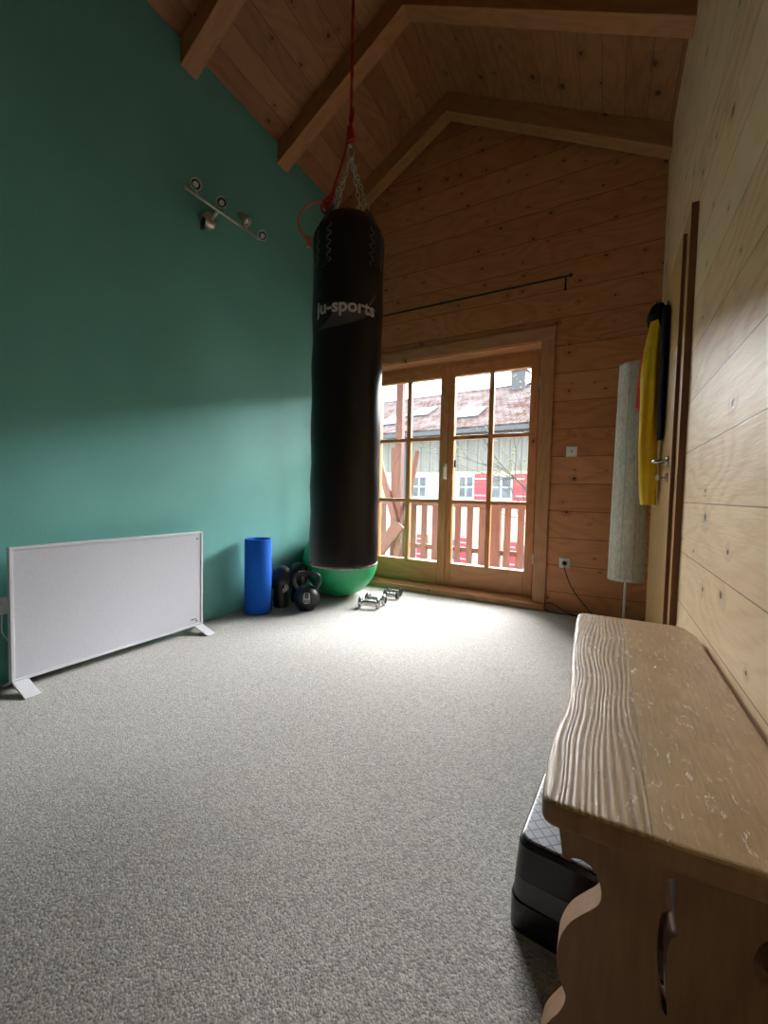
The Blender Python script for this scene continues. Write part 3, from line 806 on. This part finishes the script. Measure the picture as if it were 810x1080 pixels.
# ------------------------------------------------------------------ kettlebell
t = thing('kettlebell', 'black eight kilogram kettlebell standing before the boxing gloves', 'kettlebell', (-2.085, 2.545, 0))
bm = nb(); kr = 0.103
lathe(bm, [(0.0, 0.0), (0.060, 0.0)] + [(kr * math.sin(a), 0.098 - kr * math.cos(a)) for a in [0.70 + (PI - 0.95) * i / 20 for i in range(21)]] + [(0.0, 0.098 + kr * 0.97)], 40, cap=False)
obj('weight', bm, 'iron', t, smooth=True)
fk = Vector((0 - t.location.x, 0 - t.location.y, 0)).normalized(); sk = Vector((-fk.y, fk.x, 0))
bm = nb(); pts = [sk * 0.070 + Vector((0, 0, 0.165)), sk * 0.098 + Vector((0, 0, 0.215)), sk * 0.094 + Vector((0, 0, 0.268)), sk * 0.055 + Vector((0, 0, 0.292)), Vector((0, 0, 0.296)), sk * -0.055 + Vector((0, 0, 0.292)), sk * -0.094 + Vector((0, 0, 0.268)), sk * -0.098 + Vector((0, 0, 0.215)), sk * -0.070 + Vector((0, 0, 0.165))]
sp = smooth_path(pts, 6); tube(bm, sp, [0.018 - 0.003 * math.sin(PI * i / (len(sp) - 1)) for i in range(len(sp))], 14); obj('grip', bm, 'iron', t, smooth=True)
ktilt = 0.0
def stick(bm, centre, fwd, R):
    """map x,y of flat art onto the sphere facing fwd"""
    f_ = Vector(fwd).normalized(); s_ = Vector((0, 0, 1)).cross(f_).normalized(); u_ = f_.cross(s_)
    for v in bm.verts:
        x, y, e = v.co; dvec = (f_ + s_ * (x / R) + u_ * (y / R)).normalized()
        v.co = Vector(centre) + dvec * (R + e)
    return bm
fw = Vector((fk.x, fk.y, 0.18)) + sk * 0.0
cK = (0, 0, 0.098)
bm = nb(); W2, H2 = 0.027, 0.045; g_ = 10
grid = [[bm.verts.new((-W2 + 2 * W2 * i / g_, -H2 + 2 * H2 * j / g_, 0.0012)) for j in range(g_ + 1)] for i in range(g_ + 1)]
for i in range(g_):
    for j in range(g_):
        if (i in (0, g_ - 1)) and (j in (0, g_ - 1)): continue
        bm.faces.new((grid[i][j], grid[i + 1][j], grid[i + 1][j + 1], grid[i][j + 1]))
stick(bm, cK, fw, kr); obj('weight_label', bm, 'label_grey', t)
bm = text_mesh('8', 0.058, 0, 0.002)
for v in bm.verts: v.co.y += 0.017; v.co.z = 0.0028
bmesh.ops.triangulate(bm, faces=bm.faces); stick(bm, cK, fw, kr); obj('number', bm, 'black_plastic', t)
bm = text_mesh('KG', 0.032, 0, 0.001)
for v in bm.verts: v.co.y += -0.026; v.co.z = 0.0028
bmesh.ops.triangulate(bm, faces=bm.faces); stick(bm, cK, fw, kr); obj('unit', bm, 'black_plastic', t)

# ------------------------------------------------------------------ boxing gloves
def blob(bm, c, s, rot=None):
    T = Matrix.Translation(Vector(c)) @ (rot or Matrix.Identity(4)) @ Matrix.Diagonal((*s, 1))
    bmesh.ops.create_icosphere(bm, subdivisions=3, radius=1, matrix=T)
def glove(label, loc, rz, tilt):
    t = thing('boxing_glove', label, 'boxing glove', loc, 0, 'black boxing gloves')
    R_ = Matrix.Rotation(rz, 4, 'Z') @ Matrix.Rotation(tilt, 4, 'X') @ Matrix.Scale(1.22, 4)
    bm = nb()
    blob(bm, (0, 0, 0.17), (0.062, 0.052, 0.082)); blob(bm, (0, 0.015, 0.225), (0.060, 0.056, 0.050))
    blob(bm, (-0.058, 0.0, 0.165), (0.026, 0.030, 0.058), Matrix.Rotation(0.35, 4, 'Y'))
    lathe(bm, [(0.0, 0.0), (0.050, 0.0), (0.054, 0.01), (0.050, 0.10), (0.046, 0.13), (0, 0.14)], 24, cap=False)
    bm.transform(R_)
    zmin = min(v.co.z for v in bm.verts); bm.transform(Matrix.Translation((0, 0, -zmin)))
    o = obj('mitt', bm, 'glove', t, smooth=True)
    rm = o.modifiers.new('remesh', 'REMESH'); rm.mode = 'VOXEL'; rm.voxel_size = 0.005; rm.use_smooth_shade = True
    sm = o.modifiers.new('smooth', 'SMOOTH'); sm.factor = 0.8; sm.iterations = 10
    return t, R_, zmin
g1, R1, z1 = glove('black boxing glove standing between the foam roller and the kettlebell', (-2.315, 2.50, 0), math.radians(25), 0.0)
g2, R2, z2 = glove('black boxing glove behind the kettlebell, leaning on the green wall', (-2.30, 2.70, 0), math.radians(50), 0.0)
def stripes(t, centre, R, fwd, ang, s=1.0):
    bm = nb()
    for k in range(3):
        h_ = (0.028 + 0.013 * k) * s; x0 = (-0.022 + 0.017 * k) * s
        vs_ = []
        n__ = 5
        A = [bm.verts.new((x0 + 0.10 * 0 + (h_ * i / n__) * 0.25, -0.02 + h_ * i / n__, 0.003)) for i in range(n__ + 1)]
        B = [bm.verts.new((x0 + 0.011 * s + (h_ * i / n__) * 0.25, -0.02 + h_ * i / n__, 0.003)) for i in range(n__ + 1)]
        for i in range(n__): bm.faces.new((A[i], A[i + 1], B[i + 1], B[i]))
    bm.transform(Matrix.Rotation(ang, 4, 'Z')); stick(bm, centre, fwd, R); obj('stripe_mark', bm, 'bag_white', t)
fg = Vector((2.33, -2.50, 0.0)).normalized()
stripes(g1, (0.0, 0, 0.160), 0.076, fg + Vector((0.35, 0.3, -0.02)), 0.5, 1.25)
stripes(g2, (0.0, 0, 0.265), 0.077, Vector((2.31, -2.72, 0.1)).normalized() + Vector((0.15, 0.1, 0)), -0.5, 1.0)

# ------------------------------------------------------------------ dumbbells
def dumbbell(name, label, a, b, r, mat, gmat, group, hexa=False):
    a = Vector(a); b = Vector(b); c = (a + b) / 2
    t = thing(name, label, 'dumbbell', (c.x, c.y, 0), 0, group)
    L2 = (b - a).length / 2; dv = (b - a).normalized(); sg = 6 if hexa else 28
    A = aim((0, 0, r * (0.87 if hexa else 1)), dv)
    if hexa: A = A @ Matrix.Rotation(PI / 6 if abs(dv.z) < 1 else 0, 4, 'Z')
    hw = L2 * 0.32
    for sgn in (-1, 1):
        bm = nb()
        if hexa: pr = [(0.0, L2 - hw), (r * 0.8, L2 - hw), (r, L2 - hw * 0.8), (r, L2 - hw * 0.2), (r * 0.8, L2), (0, L2)]
        else: pr = [(0.0, L2 - hw), (r * 0.55, L2 - hw), (r * 0.92, L2 - hw * 0.85), (r, L2 - hw * 0.6), (r, L2 - hw * 0.3), (r * 0.85, L2), (r * 0.62, L2), (r * 0.55, L2 - 0.004), (0, L2 - 0.004)]
        lathe(bm, [(p, z * sgn) for p, z in pr], sg, A, cap=False, matf=(lambda i: 0) if hexa else (lambda i: 1 if i >= 6 else 0))
        obj('weight_head', bm, [mat, 'iron'], t, smooth=not hexa, bevel=0.003 if hexa else 0)
    bm = nb(); lathe(bm, [(0.013, -(L2 - hw)), (0.0155, -0.02), (0.0165, 0), (0.0155, 0.02), (0.013, L2 - hw)], 18, A, cap=False); obj('grip', bm, gmat, t, smooth=True)
    return t
dumbbell('dumbbell', 'chrome dumbbell nearest the viewer on the carpet below the bag', (-1.765, 2.83, 0), (-1.60, 2.885, 0), 0.045, 'chrome', 'chrome', 'chrome dumbbells')
dumbbell('dumbbell', 'chrome dumbbell lying just behind the nearest chrome one', (-1.785, 2.985, 0), (-1.605, 2.995, 0), 0.045, 'chrome', 'chrome', 'chrome dumbbells')
dumbbell('dumbbell', 'black dumbbell near the balcony door threshold, nearer of the black pair', (-1.74, 3.22, 0), (-1.60, 3.235, 0), 0.042, 'iron', 'chrome', 'black dumbbells', True)
dumbbell('dumbbell', 'black dumbbell closest to the balcony door threshold', (-1.765, 3.325, 0), (-1.625, 3.345, 0), 0.042, 'iron', 'chrome', 'black dumbbells', True)

# ------------------------------------------------------------------ paper floor lamp
t = thing('floor_lamp', 'tall floor lamp with crinkled paper cylinder shade in the corner', 'floor lamp', (0.142, 3.32, 0))
bm = nb(); lathe(bm, [(0.0, 0.0), (0.10, 0.0), (0.10, 0.012), (0.09, 0.018), (0.0, 0.02)], 40, cap=False); obj('base', bm, 'plastic_white', t, smooth=False)
bm = nb(); tube(bm, [(0, 0, 0.018), (0, 0, 1.80)], 0.0085, 12); obj('pole', bm, 'plastic_white', t, smooth=True)
bm = nb(); seg = 56; nz = 60; z0, z1 = 0.375, 1.875; rings = []
for i in range(nz + 1):
    z = z0 + (z1 - z0) * i / nz; rr = 0.1125 - 0.014 * i / nz; ring = []
    for k in range(seg):
        a = 2 * PI * k / seg
        nn = noise.noise(Vector((math.cos(a) * 3, math.sin(a) * 3, z * 9))) * 0.0022
        r_ = rr + nn; ring.append(bm.verts.new((r_ * math.cos(a), r_ * math.sin(a), z)))
    rings.append(ring)
for i in range(nz):
    for k in range(seg): bm.faces.new((rings[i][k], rings[i][(k + 1) % seg], rings[i + 1][(k + 1) % seg], rings[i + 1][k]))
sh = obj('lamp_shade', bm, 'paper', t, smooth=True)
so = sh.modifiers.new('thick', 'SOLIDIFY'); so.thickness = 0.002; so.offset = -1
for zz, rr in ((z0 + 0.004, 0.110), (z1 - 0.004, 0.096)):
    bm = nb(); tube(bm, [(rr * math.cos(a), rr * math.sin(a), zz) for a in [2 * PI * j / 40 for j in range(40)]], 0.0025, 6, closed=True)
    tube(bm, [(rr, 0, zz), (-rr, 0, zz)], 0.002, 6); obj('shade_ring', bm, 'steel', sh, smooth=True)

# ------------------------------------------------------------------ clothes on the room door
hk = thing('coat_hook', 'small silver hook on the room door holding the clothes', 'hook', (0.2575, 2.76, 2.02))
bm = nb(); box(bm, -0.006, 0.0, -0.012, 0.012, -0.035, 0.025); tube(bm, smooth_path([(-0.004, 0, 0.0), (-0.03, 0, -0.005), (-0.052, 0, 0.010), (-0.056, 0, 0.03)], 4), 0.005, 8)
lathe(bm, [(0, -0.009), (0.008, -0.005), (0.009, 0.0), (0.008, 0.005), (0, 0.009)], 12, Matrix.Translation((-0.056, 0, 0.033)), cap=False)
obj('hook_body', bm, 'chrome', hk, smooth=True)
def cloth(name, secs, mat, parent, loc, seed=0, amp=0.012, folds=5, nseg=40, sub=8):
    """secs: (z, cx, cy, rx, ry) closed oval sections from top to bottom with folds"""
    bm = nb(); rings = []; path = []
    for i in range(len(secs) - 1):
        for k in range(sub):
            f = k / sub; f2 = f * f * (3 - 2 * f)
            path.append([secs[i][j] * (1 - f2) + secs[i + 1][j] * f2 for j in range(5)])
    path.append(list(secs[-1]))
    for (z, cx, cy, rx, ry) in path:
        ring = []
        for k in range(nseg):
            a = 2 * PI * k / nseg
            w = 1 + (amp / max(rx, ry, 0.02)) * (math.sin(a * folds + seed + z * 2.3) + 0.5 * math.sin(a * (folds + 3) + seed * 2 - z * 4)) 
            w *= 1 + 0.10 * noise.noise(Vector((math.cos(a) * 1.5 + seed, math.sin(a) * 1.5, z * 6)))
            x = min(cx + rx * w * math.cos(a), 0.2555)
            ring.append(bm.verts.new((x - loc[0], cy + ry * w * math.sin(a) - loc[1], z - loc[2])))
        rings.append(ring)
    for i in range(len(rings) - 1):
        for k in range(nseg): bm.faces.new((rings[i][k], rings[i][(k + 1) % nseg], rings[i + 1][(k + 1) % nseg], rings[i + 1][k]))
    bm.faces.new(rings[0]); bm.faces.new(rings[-1][::-1])
    return obj(name, bm, mat, parent, smooth=True)
L1 = (0.215, 2.76, 2.0)
jk = thing('jacket', 'black jacket with narrow sleeve hanging on the room door beside yellow cloth', 'jacket', L1)
cloth('hood', [(2.035, 0.215, 2.76, 0.020, 0.03), (2.01, 0.212, 2.77, 0.038, 0.07), (1.97, 0.205, 2.78, 0.046, 0.09), (1.935, 0.208, 2.785, 0.040, 0.085)], 'navy', jk, L1, 1, 0.006, 4)
cloth('sleeve', [(1.96, 0.238, 2.625, 0.016, 0.04), (1.85, 0.236, 2.625, 0.018, 0.05), (1.60, 0.237, 2.625, 0.018, 0.05), (1.40, 0.238, 2.625, 0.017, 0.045), (1.27, 0.240, 2.625, 0.015, 0.04)], 'navy', jk, L1, 3, 0.003, 3)
cloth('body', [(1.98, 0.225, 2.93, 0.026, 0.05), (1.70, 0.224, 2.99, 0.028, 0.06), (1.3, 0.226, 3.00, 0.028, 0.06), (1.15, 0.229, 3.00, 0.024, 0.05)], 'navy', jk, L1, 5, 0.006, 4)
L2_ = (0.2, 2.76, 1.95)
yj = thing('yellow_towel', 'long yellow cloth hanging in folds over the room door hook', 'towel', L2_)
cloth('cloth', [(1.945, 0.198, 2.745, 0.016, 0.035), (1.90, 0.202, 2.75, 0.026, 0.045), (1.78, 0.193, 2.755, 0.037, 0.06), (1.62, 0.189, 2.755, 0.044, 0.07), (1.45, 0.190, 2.755, 0.046, 0.07), (1.25, 0.192, 2.755, 0.048, 0.07), (1.04, 0.203, 2.755, 0.045, 0.07), (0.94, 0.208, 2.755, 0.037, 0.06), (0.915, 0.209, 2.755, 0.035, 0.055)], 'yellow', yj, L2_, 2, 0.009, 4, 48)
L3 = (0.15, 2.86, 1.7)
rc = cloth('red_cloth', [(1.86, 0.185, 2.90, 0.02, 0.03), (1.72, 0.165, 2.88, 0.022, 0.045), (1.60, 0.158, 2.87, 0.026, 0.05), (1.49, 0.160, 2.86, 0.030, 0.05), (1.485, 0.160, 2.86, 0.028, 0.048)], 'red_cloth', None, L3, 4, 0.004, 4)
rc.location = L3; tag(rc, 'red cloth corner showing behind the yellow cloth on the door', 'cloth')

# ------------------------------------------------------------------ bench
BT0, BT1 = 0.462, 0.500
t = thing('bench', 'old weathered wooden bench with scroll-cut ends along the right wall', 'bench', (0.105, 1.18, 0))
OB = Vector((0.105, 1.18, 0))
# seat outline (x,y) world, wavy natural front edge
left = [(-0.052, 0.628), (-0.066, 0.642), (-0.0695, 0.70), (-0.071, 0.78), (-0.067, 0.86), (-0.060, 0.92), (-0.056, 1.00), (-0.060, 1.10), (-0.067, 1.22), (-0.071, 1.34), (-0.075, 1.50), (-0.079, 1.64), (-0.078, 1.72), (-0.070, 1.748), (-0.055, 1.756)]
outline = [tuple(p)[:2] for p in smooth_path([(x, y, 0) for x, y in left], 4)] + [(0.10, 1.760), (0.235, 1.762), (0.262, 1.745), (0.283, 1.66), (0.283, 1.20), (0.284, 0.70), (0.284, 0.655), (0.27, 0.640), (0.12, 0.628)]
bm = nb(); prism(bm, [(x - OB.x, y - OB.y) for x, y in outline], 'Z', BT0, BT1)
bm.normal_update()
for f in bm.faces:
    if abs(f.normal.z) < 0.5 and f.calc_center_median().y < -0.5: f.material_index = 1  # near end in darker leg timber, standing in for its shade
    if f.normal.z < -0.5 and f.calc_center_median().z < 0.47: f.material_index = 1
seat = obj('seat', bm, ['bench_top', 'leg_wood'], t, bevel=0.011, seg=4)
for p in seat.data.polygons: p.use_smooth = False
# carved end boards; half profile (distance from centre, z)
half = [(0.150, 0.4615), (0.150, 0.440), (0.146, 0.418), (0.1425, 0.392), (0.137, 0.386), (0.126, 0.394), (0.112, 0.396), (0.098, 0.388), (0.090, 0.372), (0.087, 0.352), (0.092, 0.335), (0.108, 0.315), (0.127, 0.290), (0.139, 0.262), (0.144, 0.235), (0.142, 0.205), (0.135, 0.182), (0.129, 0.165), (0.135, 0.140), (0.150, 0.112), (0.160, 0.088), (0.166, 0.055), (0.168, 0.0)]
def end_board(y0, y1):
    bm = nb()
    hs = [tuple(p)[:2] for p in smooth_path([(a, b, 0) for a, b in half[4:22]], 3)]
    hp = half[:4] + hs + [half[22]]
    # foot arch between the legs
    arch = [(0.105, 0.0), (0.09, 0.03), (0.05, 0.055), (0.0, 0.062)]
    outer = [(-a, b) for a, b in hp]; outer += [(-a, b) for a, b in arch] + [(a, b) for a, b in arch[::-1][1:]]
    outer += [(a, b) for a, b in hp[::-1]]
    # scroll slit: two overlapping lobes
    slit = [(-0.013, 0.418), (-0.001, 0.421), (0.006, 0.405), (0.004, 0.372), (0.010, 0.345), (0.000, 0.336), (-0.006, 0.31), (-0.002, 0.26), (0.001, 0.222), (-0.010, 0.235), (-0.021, 0.28), (-0.024, 0.325), (-0.020, 0.366), (-0.009, 0.372), (-0.014, 0.395)]
    sl = [tuple(p)[:2] for p in smooth_path([(a, b, 0) for a, b in [((p[0] + 0.006) * 0.62 - 0.004, p[1]) for p in slit + slit[:1]]], 3)][:-1]
    def loop(pts, y): return [bm.verts.new((p[0], y - OB.y, p[1])) for p in pts]
    es = []
    for y in (y0, y1):
        A = loop(outer, y); B = loop(sl, y)
        ed = [bm.edges.new((A[i], A[(i + 1) % len(A)])) for i in range(len(A))] + [bm.edges.new((B[i], B[(i + 1) % len(B)])) for i in range(len(B))]
        bmesh.ops.triangle_fill(bm, use_beauty=True, edges=ed); es.append((A, B))
    for (P, Q) in ((es[0][0], es[1][0]), (es[0][1], es[1][1])):
        for i in range(len(P)): bm.faces.new((P[i], P[(i + 1) % len(P)], Q[(i + 1) % len(P)], Q[i]))
    return obj('end_board', bm, 'leg_wood', t, bevel=0.004)
end_board(0.672, 0.712); end_board(1.66, 1.70)
bm = nb(); box(bm, -0.014, 0.014, 0.712 - OB.y, 1.66 - OB.y, 0.27, 0.34); obj('stretcher', bm, 'leg_wood', t, bevel=0.003)

# ------------------------------------------------------------------ aerobic step
t = thing('aerobic_step', 'glossy black aerobic step with grey diamond-pattern top under the bench', 'aerobic step', (0.046, 1.2515, 0), math.radians(-4.5))
def rrect(hx, hy, r, n=6):
    out = []
    for cx, cy, a0 in ((hx - r, hy - r, 0), (-(hx - r), hy - r, PI / 2), (-(hx - r), -(hy - r), PI), (hx - r, -(hy - r), 3 * PI / 2)):
        for i in range(n + 1):
            a = a0 + PI / 2 * i / n; out.append((cx + r * math.cos(a), cy + r * math.sin(a)))
    return out
def stack(levels, mat, name, parent, closetop=True, smooth=True):
    bm = nb(); rings = []
    for (hx, hy, r, z) in levels: rings.append([bm.verts.new((x, y, z)) for x, y in rrect(hx, hy, r)])
    n = len(rings[0])
    for i in range(len(rings) - 1):
        for k in range(n): bm.faces.new((rings[i][k], rings[i][(k + 1) % n], rings[i + 1][(k + 1) % n], rings[i + 1][k]))
    bm.faces.new(rings[0][::-1]); bm.faces.new(rings[-1])
    return obj(name, bm, mat, parent, bevel=0.0015)
HX, HY = 0.158, 0.365
stack([(HX + 0.012, HY + 0.012, 0.028, 0.0), (HX + 0.012, HY + 0.012, 0.028, 0.068)], 'step_black', 'riser', t)
stack([(HX + 0.008, HY + 0.008, 0.028, 0.068), (HX + 0.006, HY + 0.006, 0.028, 0.118)], 'step_band', 'middle_band', t)
stack([(HX + 0.006, HY + 0.006, 0.028, 0.118), (HX + 0.001, HY + 0.001, 0.026, 0.186), (HX - 0.005, HY - 0.005, 0.024, 0.196)], 'step_black', 'platform', t)
stack([(HX - 0.007, HY - 0.007, 0.022, 0.196), (HX - 0.009, HY - 0.009, 0.022, 0.2005)], 'step_top', 'grip_mat', t)

# ------------------------------------------------------------------ outside: balcony
struct(boxo('balcony_floor', (-6.0, 3.0, YB + OT, 5.05, -0.16, -0.03), 'concrete'), 'grey balcony floor outside the glazed door', 'balcony')
struct(boxo('added_shade_roof', (-6.0, 3.0, YB + OT, 5.25, 2.62, 2.74), 'outdoor_x'), 'unseen brown timber overhang added above the balcony to shade the floor', 'roof')  # out of view, added to block steep sky light near the door
t = thing('balcony_railing', 'brown wooden balcony railing with upright slats outside the door', 'railing', (-1.4, 4.9, -0.03))
OR = Vector((-1.4, 4.9, -0.03))
def ob_(name, x0, x1, y0, y1, z0, z1, mat, par, o_=OR, bv=0.004):
    bm = nb(); box(bm, x0 - o_.x, x1 - o_.x, y0 - o_.y, y1 - o_.y, z0 - o_.z, z1 - o_.z); return obj(name, bm, mat, par, bevel=bv)
ob_('top_rail', -5.4, 2.4, 4.86, 4.96, 0.80, 0.845, 'outdoor_x', t)
ob_('bottom_rail', -5.4, 2.4, 4.905, 4.945, 0.235, 0.295, 'outdoor_x', t)
ob_('floor_rail', -5.4, 2.4, 4.90, 4.95, 0.02, 0.09, 'outdoor_x', t)
x = -5.3; i = 0
while x < 2.3:
    if True:
        w_ = 0.075; 
        if i % 9 == 5: w_ = 0.10
        ob_('slat', x, x + w_, 4.875, 4.898, 0.10, 0.83, 'outdoor_z', t)
    x += 0.152; i += 1
ob_('post', -1.20, -1.09, 4.87, 4.96, -0.03, 0.80, 'outdoor_z', t)
ob_('post', 1.0, 1.11, 4.87, 4.96, -0.03, 0.80, 'outdoor_z', t)
t = thing('balcony_post', 'tall brown timber post with crossing braces on the balcony', 'post', (-2.40, 4.79, -0.03))
OP = Vector(t.location)
ob_('upright', -2.445, -2.355, 4.74, 4.83, -0.03, 2.62, 'outdoor_z', t, OP)
def brace(a, b, w, dp=0.05):
    a = Vector(a); b = Vector(b); dv = (b - a); l_ = dv.length
    bm = nb(); box(bm, -w / 2, w / 2, -dp / 2, dp / 2, 0, l_)
    ang = math.atan2(dv.x, dv.z)
    o = obj('brace', bm, 'outdoor_z', t, bevel=0.004); o.location = a - OP; o.rotation_euler = (0, ang, 0)
brace((-2.365, 4.715, 0.46), (-2.69, 4.715, 1.45), 0.085)
brace((-2.33, 4.69, 0.56), (-2.76, 4.69, 0.02), 0.16)
brace((-2.40, 4.74, 0.30), (-2.43, 4.74, 1.55), 0.14, 0.03)
brace((-2.28, 4.74, 0.60), (-2.12, 4.74, 1.50), 0.05)

# ------------------------------------------------------------------ outside: neighbour house
TH = math.radians(-5.5)
hs = thing('neighbour_house', 'house across the way with tiled roof, grey boards and red shutters', 'house', (-7.0, 16.0, -3.2), TH)
ZG = 3.2
def hb(name, d_, mat, par=None, bv=0.0):
    bm = nb(); box(bm, d_[0], d_[1], d_[2], d_[3], d_[4] + ZG, d_[5] + ZG); return obj(name, bm, mat, par or hs, bevel=bv)
hb('lower_wall', (-16, 16, 0, 9.0, -3.2, 1.9), 'render')
hb('board_cladding', (-16, 16, -0.05, 9.0, 1.9, 3.5), 'cladding')
hb('gutter', (-16.6, 16.6, -0.78, -0.62, 3.30, 3.46), 'gutter')
hb('eave_board', (-16.6, 16.6, -0.62, -0.05, 3.34, 3.40), 'outdoor_x')
# roof slab
RL = math.hypot(5.2, 2.66); ra = math.atan2(2.66, 5.2)
for s2 in (1, -1):
    bm = nb(); box(bm, -16.8, 16.8, 0, RL + 0.1, 0, 0.12)
    ro = obj('roof', bm, 'tiles', hs)
    if s2 == 1: ro.location = (0, -0.7, 3.42 + ZG); ro.rotation_euler = (ra, 0, 0)
    else: ro.location = (0, 9.7, 3.42 + ZG); ro.rotation_euler = (ra, 0, PI)
    if s2 == 1: roof = ro
hb('ridge_tile', (-16.8, 16.8, 4.42, 4.62, 6.13, 6.26), 'tiles')
ch = hb('chimney', (2.55, 3.2, 3.8, 4.5, 5.3, 6.72), 'gutter'); hb('chimney_cap', (2.47, 3.28, 3.72, 4.58, 6.72, 6.80), 'gutter', ch)
for (u, v_) in ((-2.5, 1.1), (-1.35, 2.1), (1.35, 1.15)):
    fr_ = nb(); box(fr_, u, u + 1.0, v_, v_ + 1.25, 0.12, 0.20); fo = obj('skylight', fr_, 'gutter', roof)
    gl_ = nb(); box(gl_, u + 0.1, u + 0.9, v_ + 0.1, v_ + 1.15, 0.20, 0.205); g_o = obj('skylight_glass', gl_, 'white_paint', fo)
def hwin(u0, u1, z0, z1, shut):
    f = hb('window', (u0, u1, -0.06, 0.0, z0, z1), 'white_paint')
    uc = (u0 + u1) / 2; zc = (z0 + z1) / 2
    for (a, b) in ((u0 + 0.08, uc - 0.04), (uc + 0.04, u1 - 0.08)):
        for (c, d2) in ((z0 + 0.08, zc - 0.03), (zc + 0.03, z1 - 0.08)):
            hb('pane', (a, b, -0.07, -0.055, c, d2), 'window_dark', f)
    for s_ in shut:
        a = u1 + 0.03 if s_ > 0 else u0 - 0.03 - 0.48
        s__ = hb('shutter', (a, a + 0.48, -0.11, -0.06, z0 - 0.03, z1 + 0.03), 'red_shutter')
        for zz in (z0 + 0.12, z1 - 0.18): hb('shutter_batten', (a + 0.02, a + 0.46, -0.125, -0.11, zz, zz + 0.05), 'white_paint', s__)
hwin(-0.42, 0.35, 0.78, 1.74, ())
hwin(1.75, 2.45, 0.80, 1.74, (1,))
hwin(3.08, 3.95, 0.80, 1.74, (1,))
hwin(-4.0, -3.1, 0.80, 1.74, (1,))
hwin(-0.7, -0.08, -1.75, -0.8, (1,)); hwin(1.1, 1.8, -1.75, -0.8, (1,)); hwin(4.2, 5.0, -1.75, -0.8, (1, -1))
hb('down_pipe', (-0.75, -0.66, -0.16, -0.07, -3.2, 3.4), 'gutter')

bm = nb(); box(bm, -60, 60, 5.2, 90, -3.4, -3.2)
struct(obj('ground', bm, 'ground'), 'winter lawn below the balcony', 'ground')

# ------------------------------------------------------------------ outside: bare tree
tr = thing('bare_tree', 'bare branching tree with yellow-green buds in front of the neighbour house', 'tree', (-1.0, 11.0, -3.2))
bm = nb(); bud = nb()
rnd = random.Random(11)
def branch(p, dv, length, r, depth):
    n = 5; pts = [p]; d2 = dv.copy()
    for i in range(n):
        d2 = (d2 + Vector((rnd.uniform(-1, 1), rnd.uniform(-1, 1), rnd.uniform(-0.6, 0.9))) * 0.16).normalized()
        pts.append(pts[-1] + d2 * length / n)
    tube(bm, pts, [r * (1 - 0.5 * i / n) for i in range(n + 1)], 5 if depth > 1 else 8)
    if depth >= 5:
        for q in pts[2:]:
            if rnd.random() < 0.6: bmesh.ops.create_icosphere(bud, subdivisions=1, radius=rnd.uniform(0.012, 0.025), matrix=Matrix.Translation(q))
        return
    for k in range(3 if depth > 0 else 4):
        a = rnd.uniform(0, 2 * PI); sp_ = rnd.uniform(0.45, 0.85)
        o_ = d2.orthogonal().normalized(); o_.rotate(Matrix.Rotation(a, 3, d2))
        q = pts[rnd.choice((3, 4, 5))]
        branch(q, (d2 + o_ * sp_).normalized(), length * rnd.uniform(0.6, 0.8), r * 0.5, depth + 1)
branch(Vector((0, 0, 0)), Vector((0.08, 0, 1)), 2.9, 0.085, 0)
obj('branches', bm, 'bark', tr); obj('leaf_buds', bud, 'buds', tr)['kind'] = 'stuff'
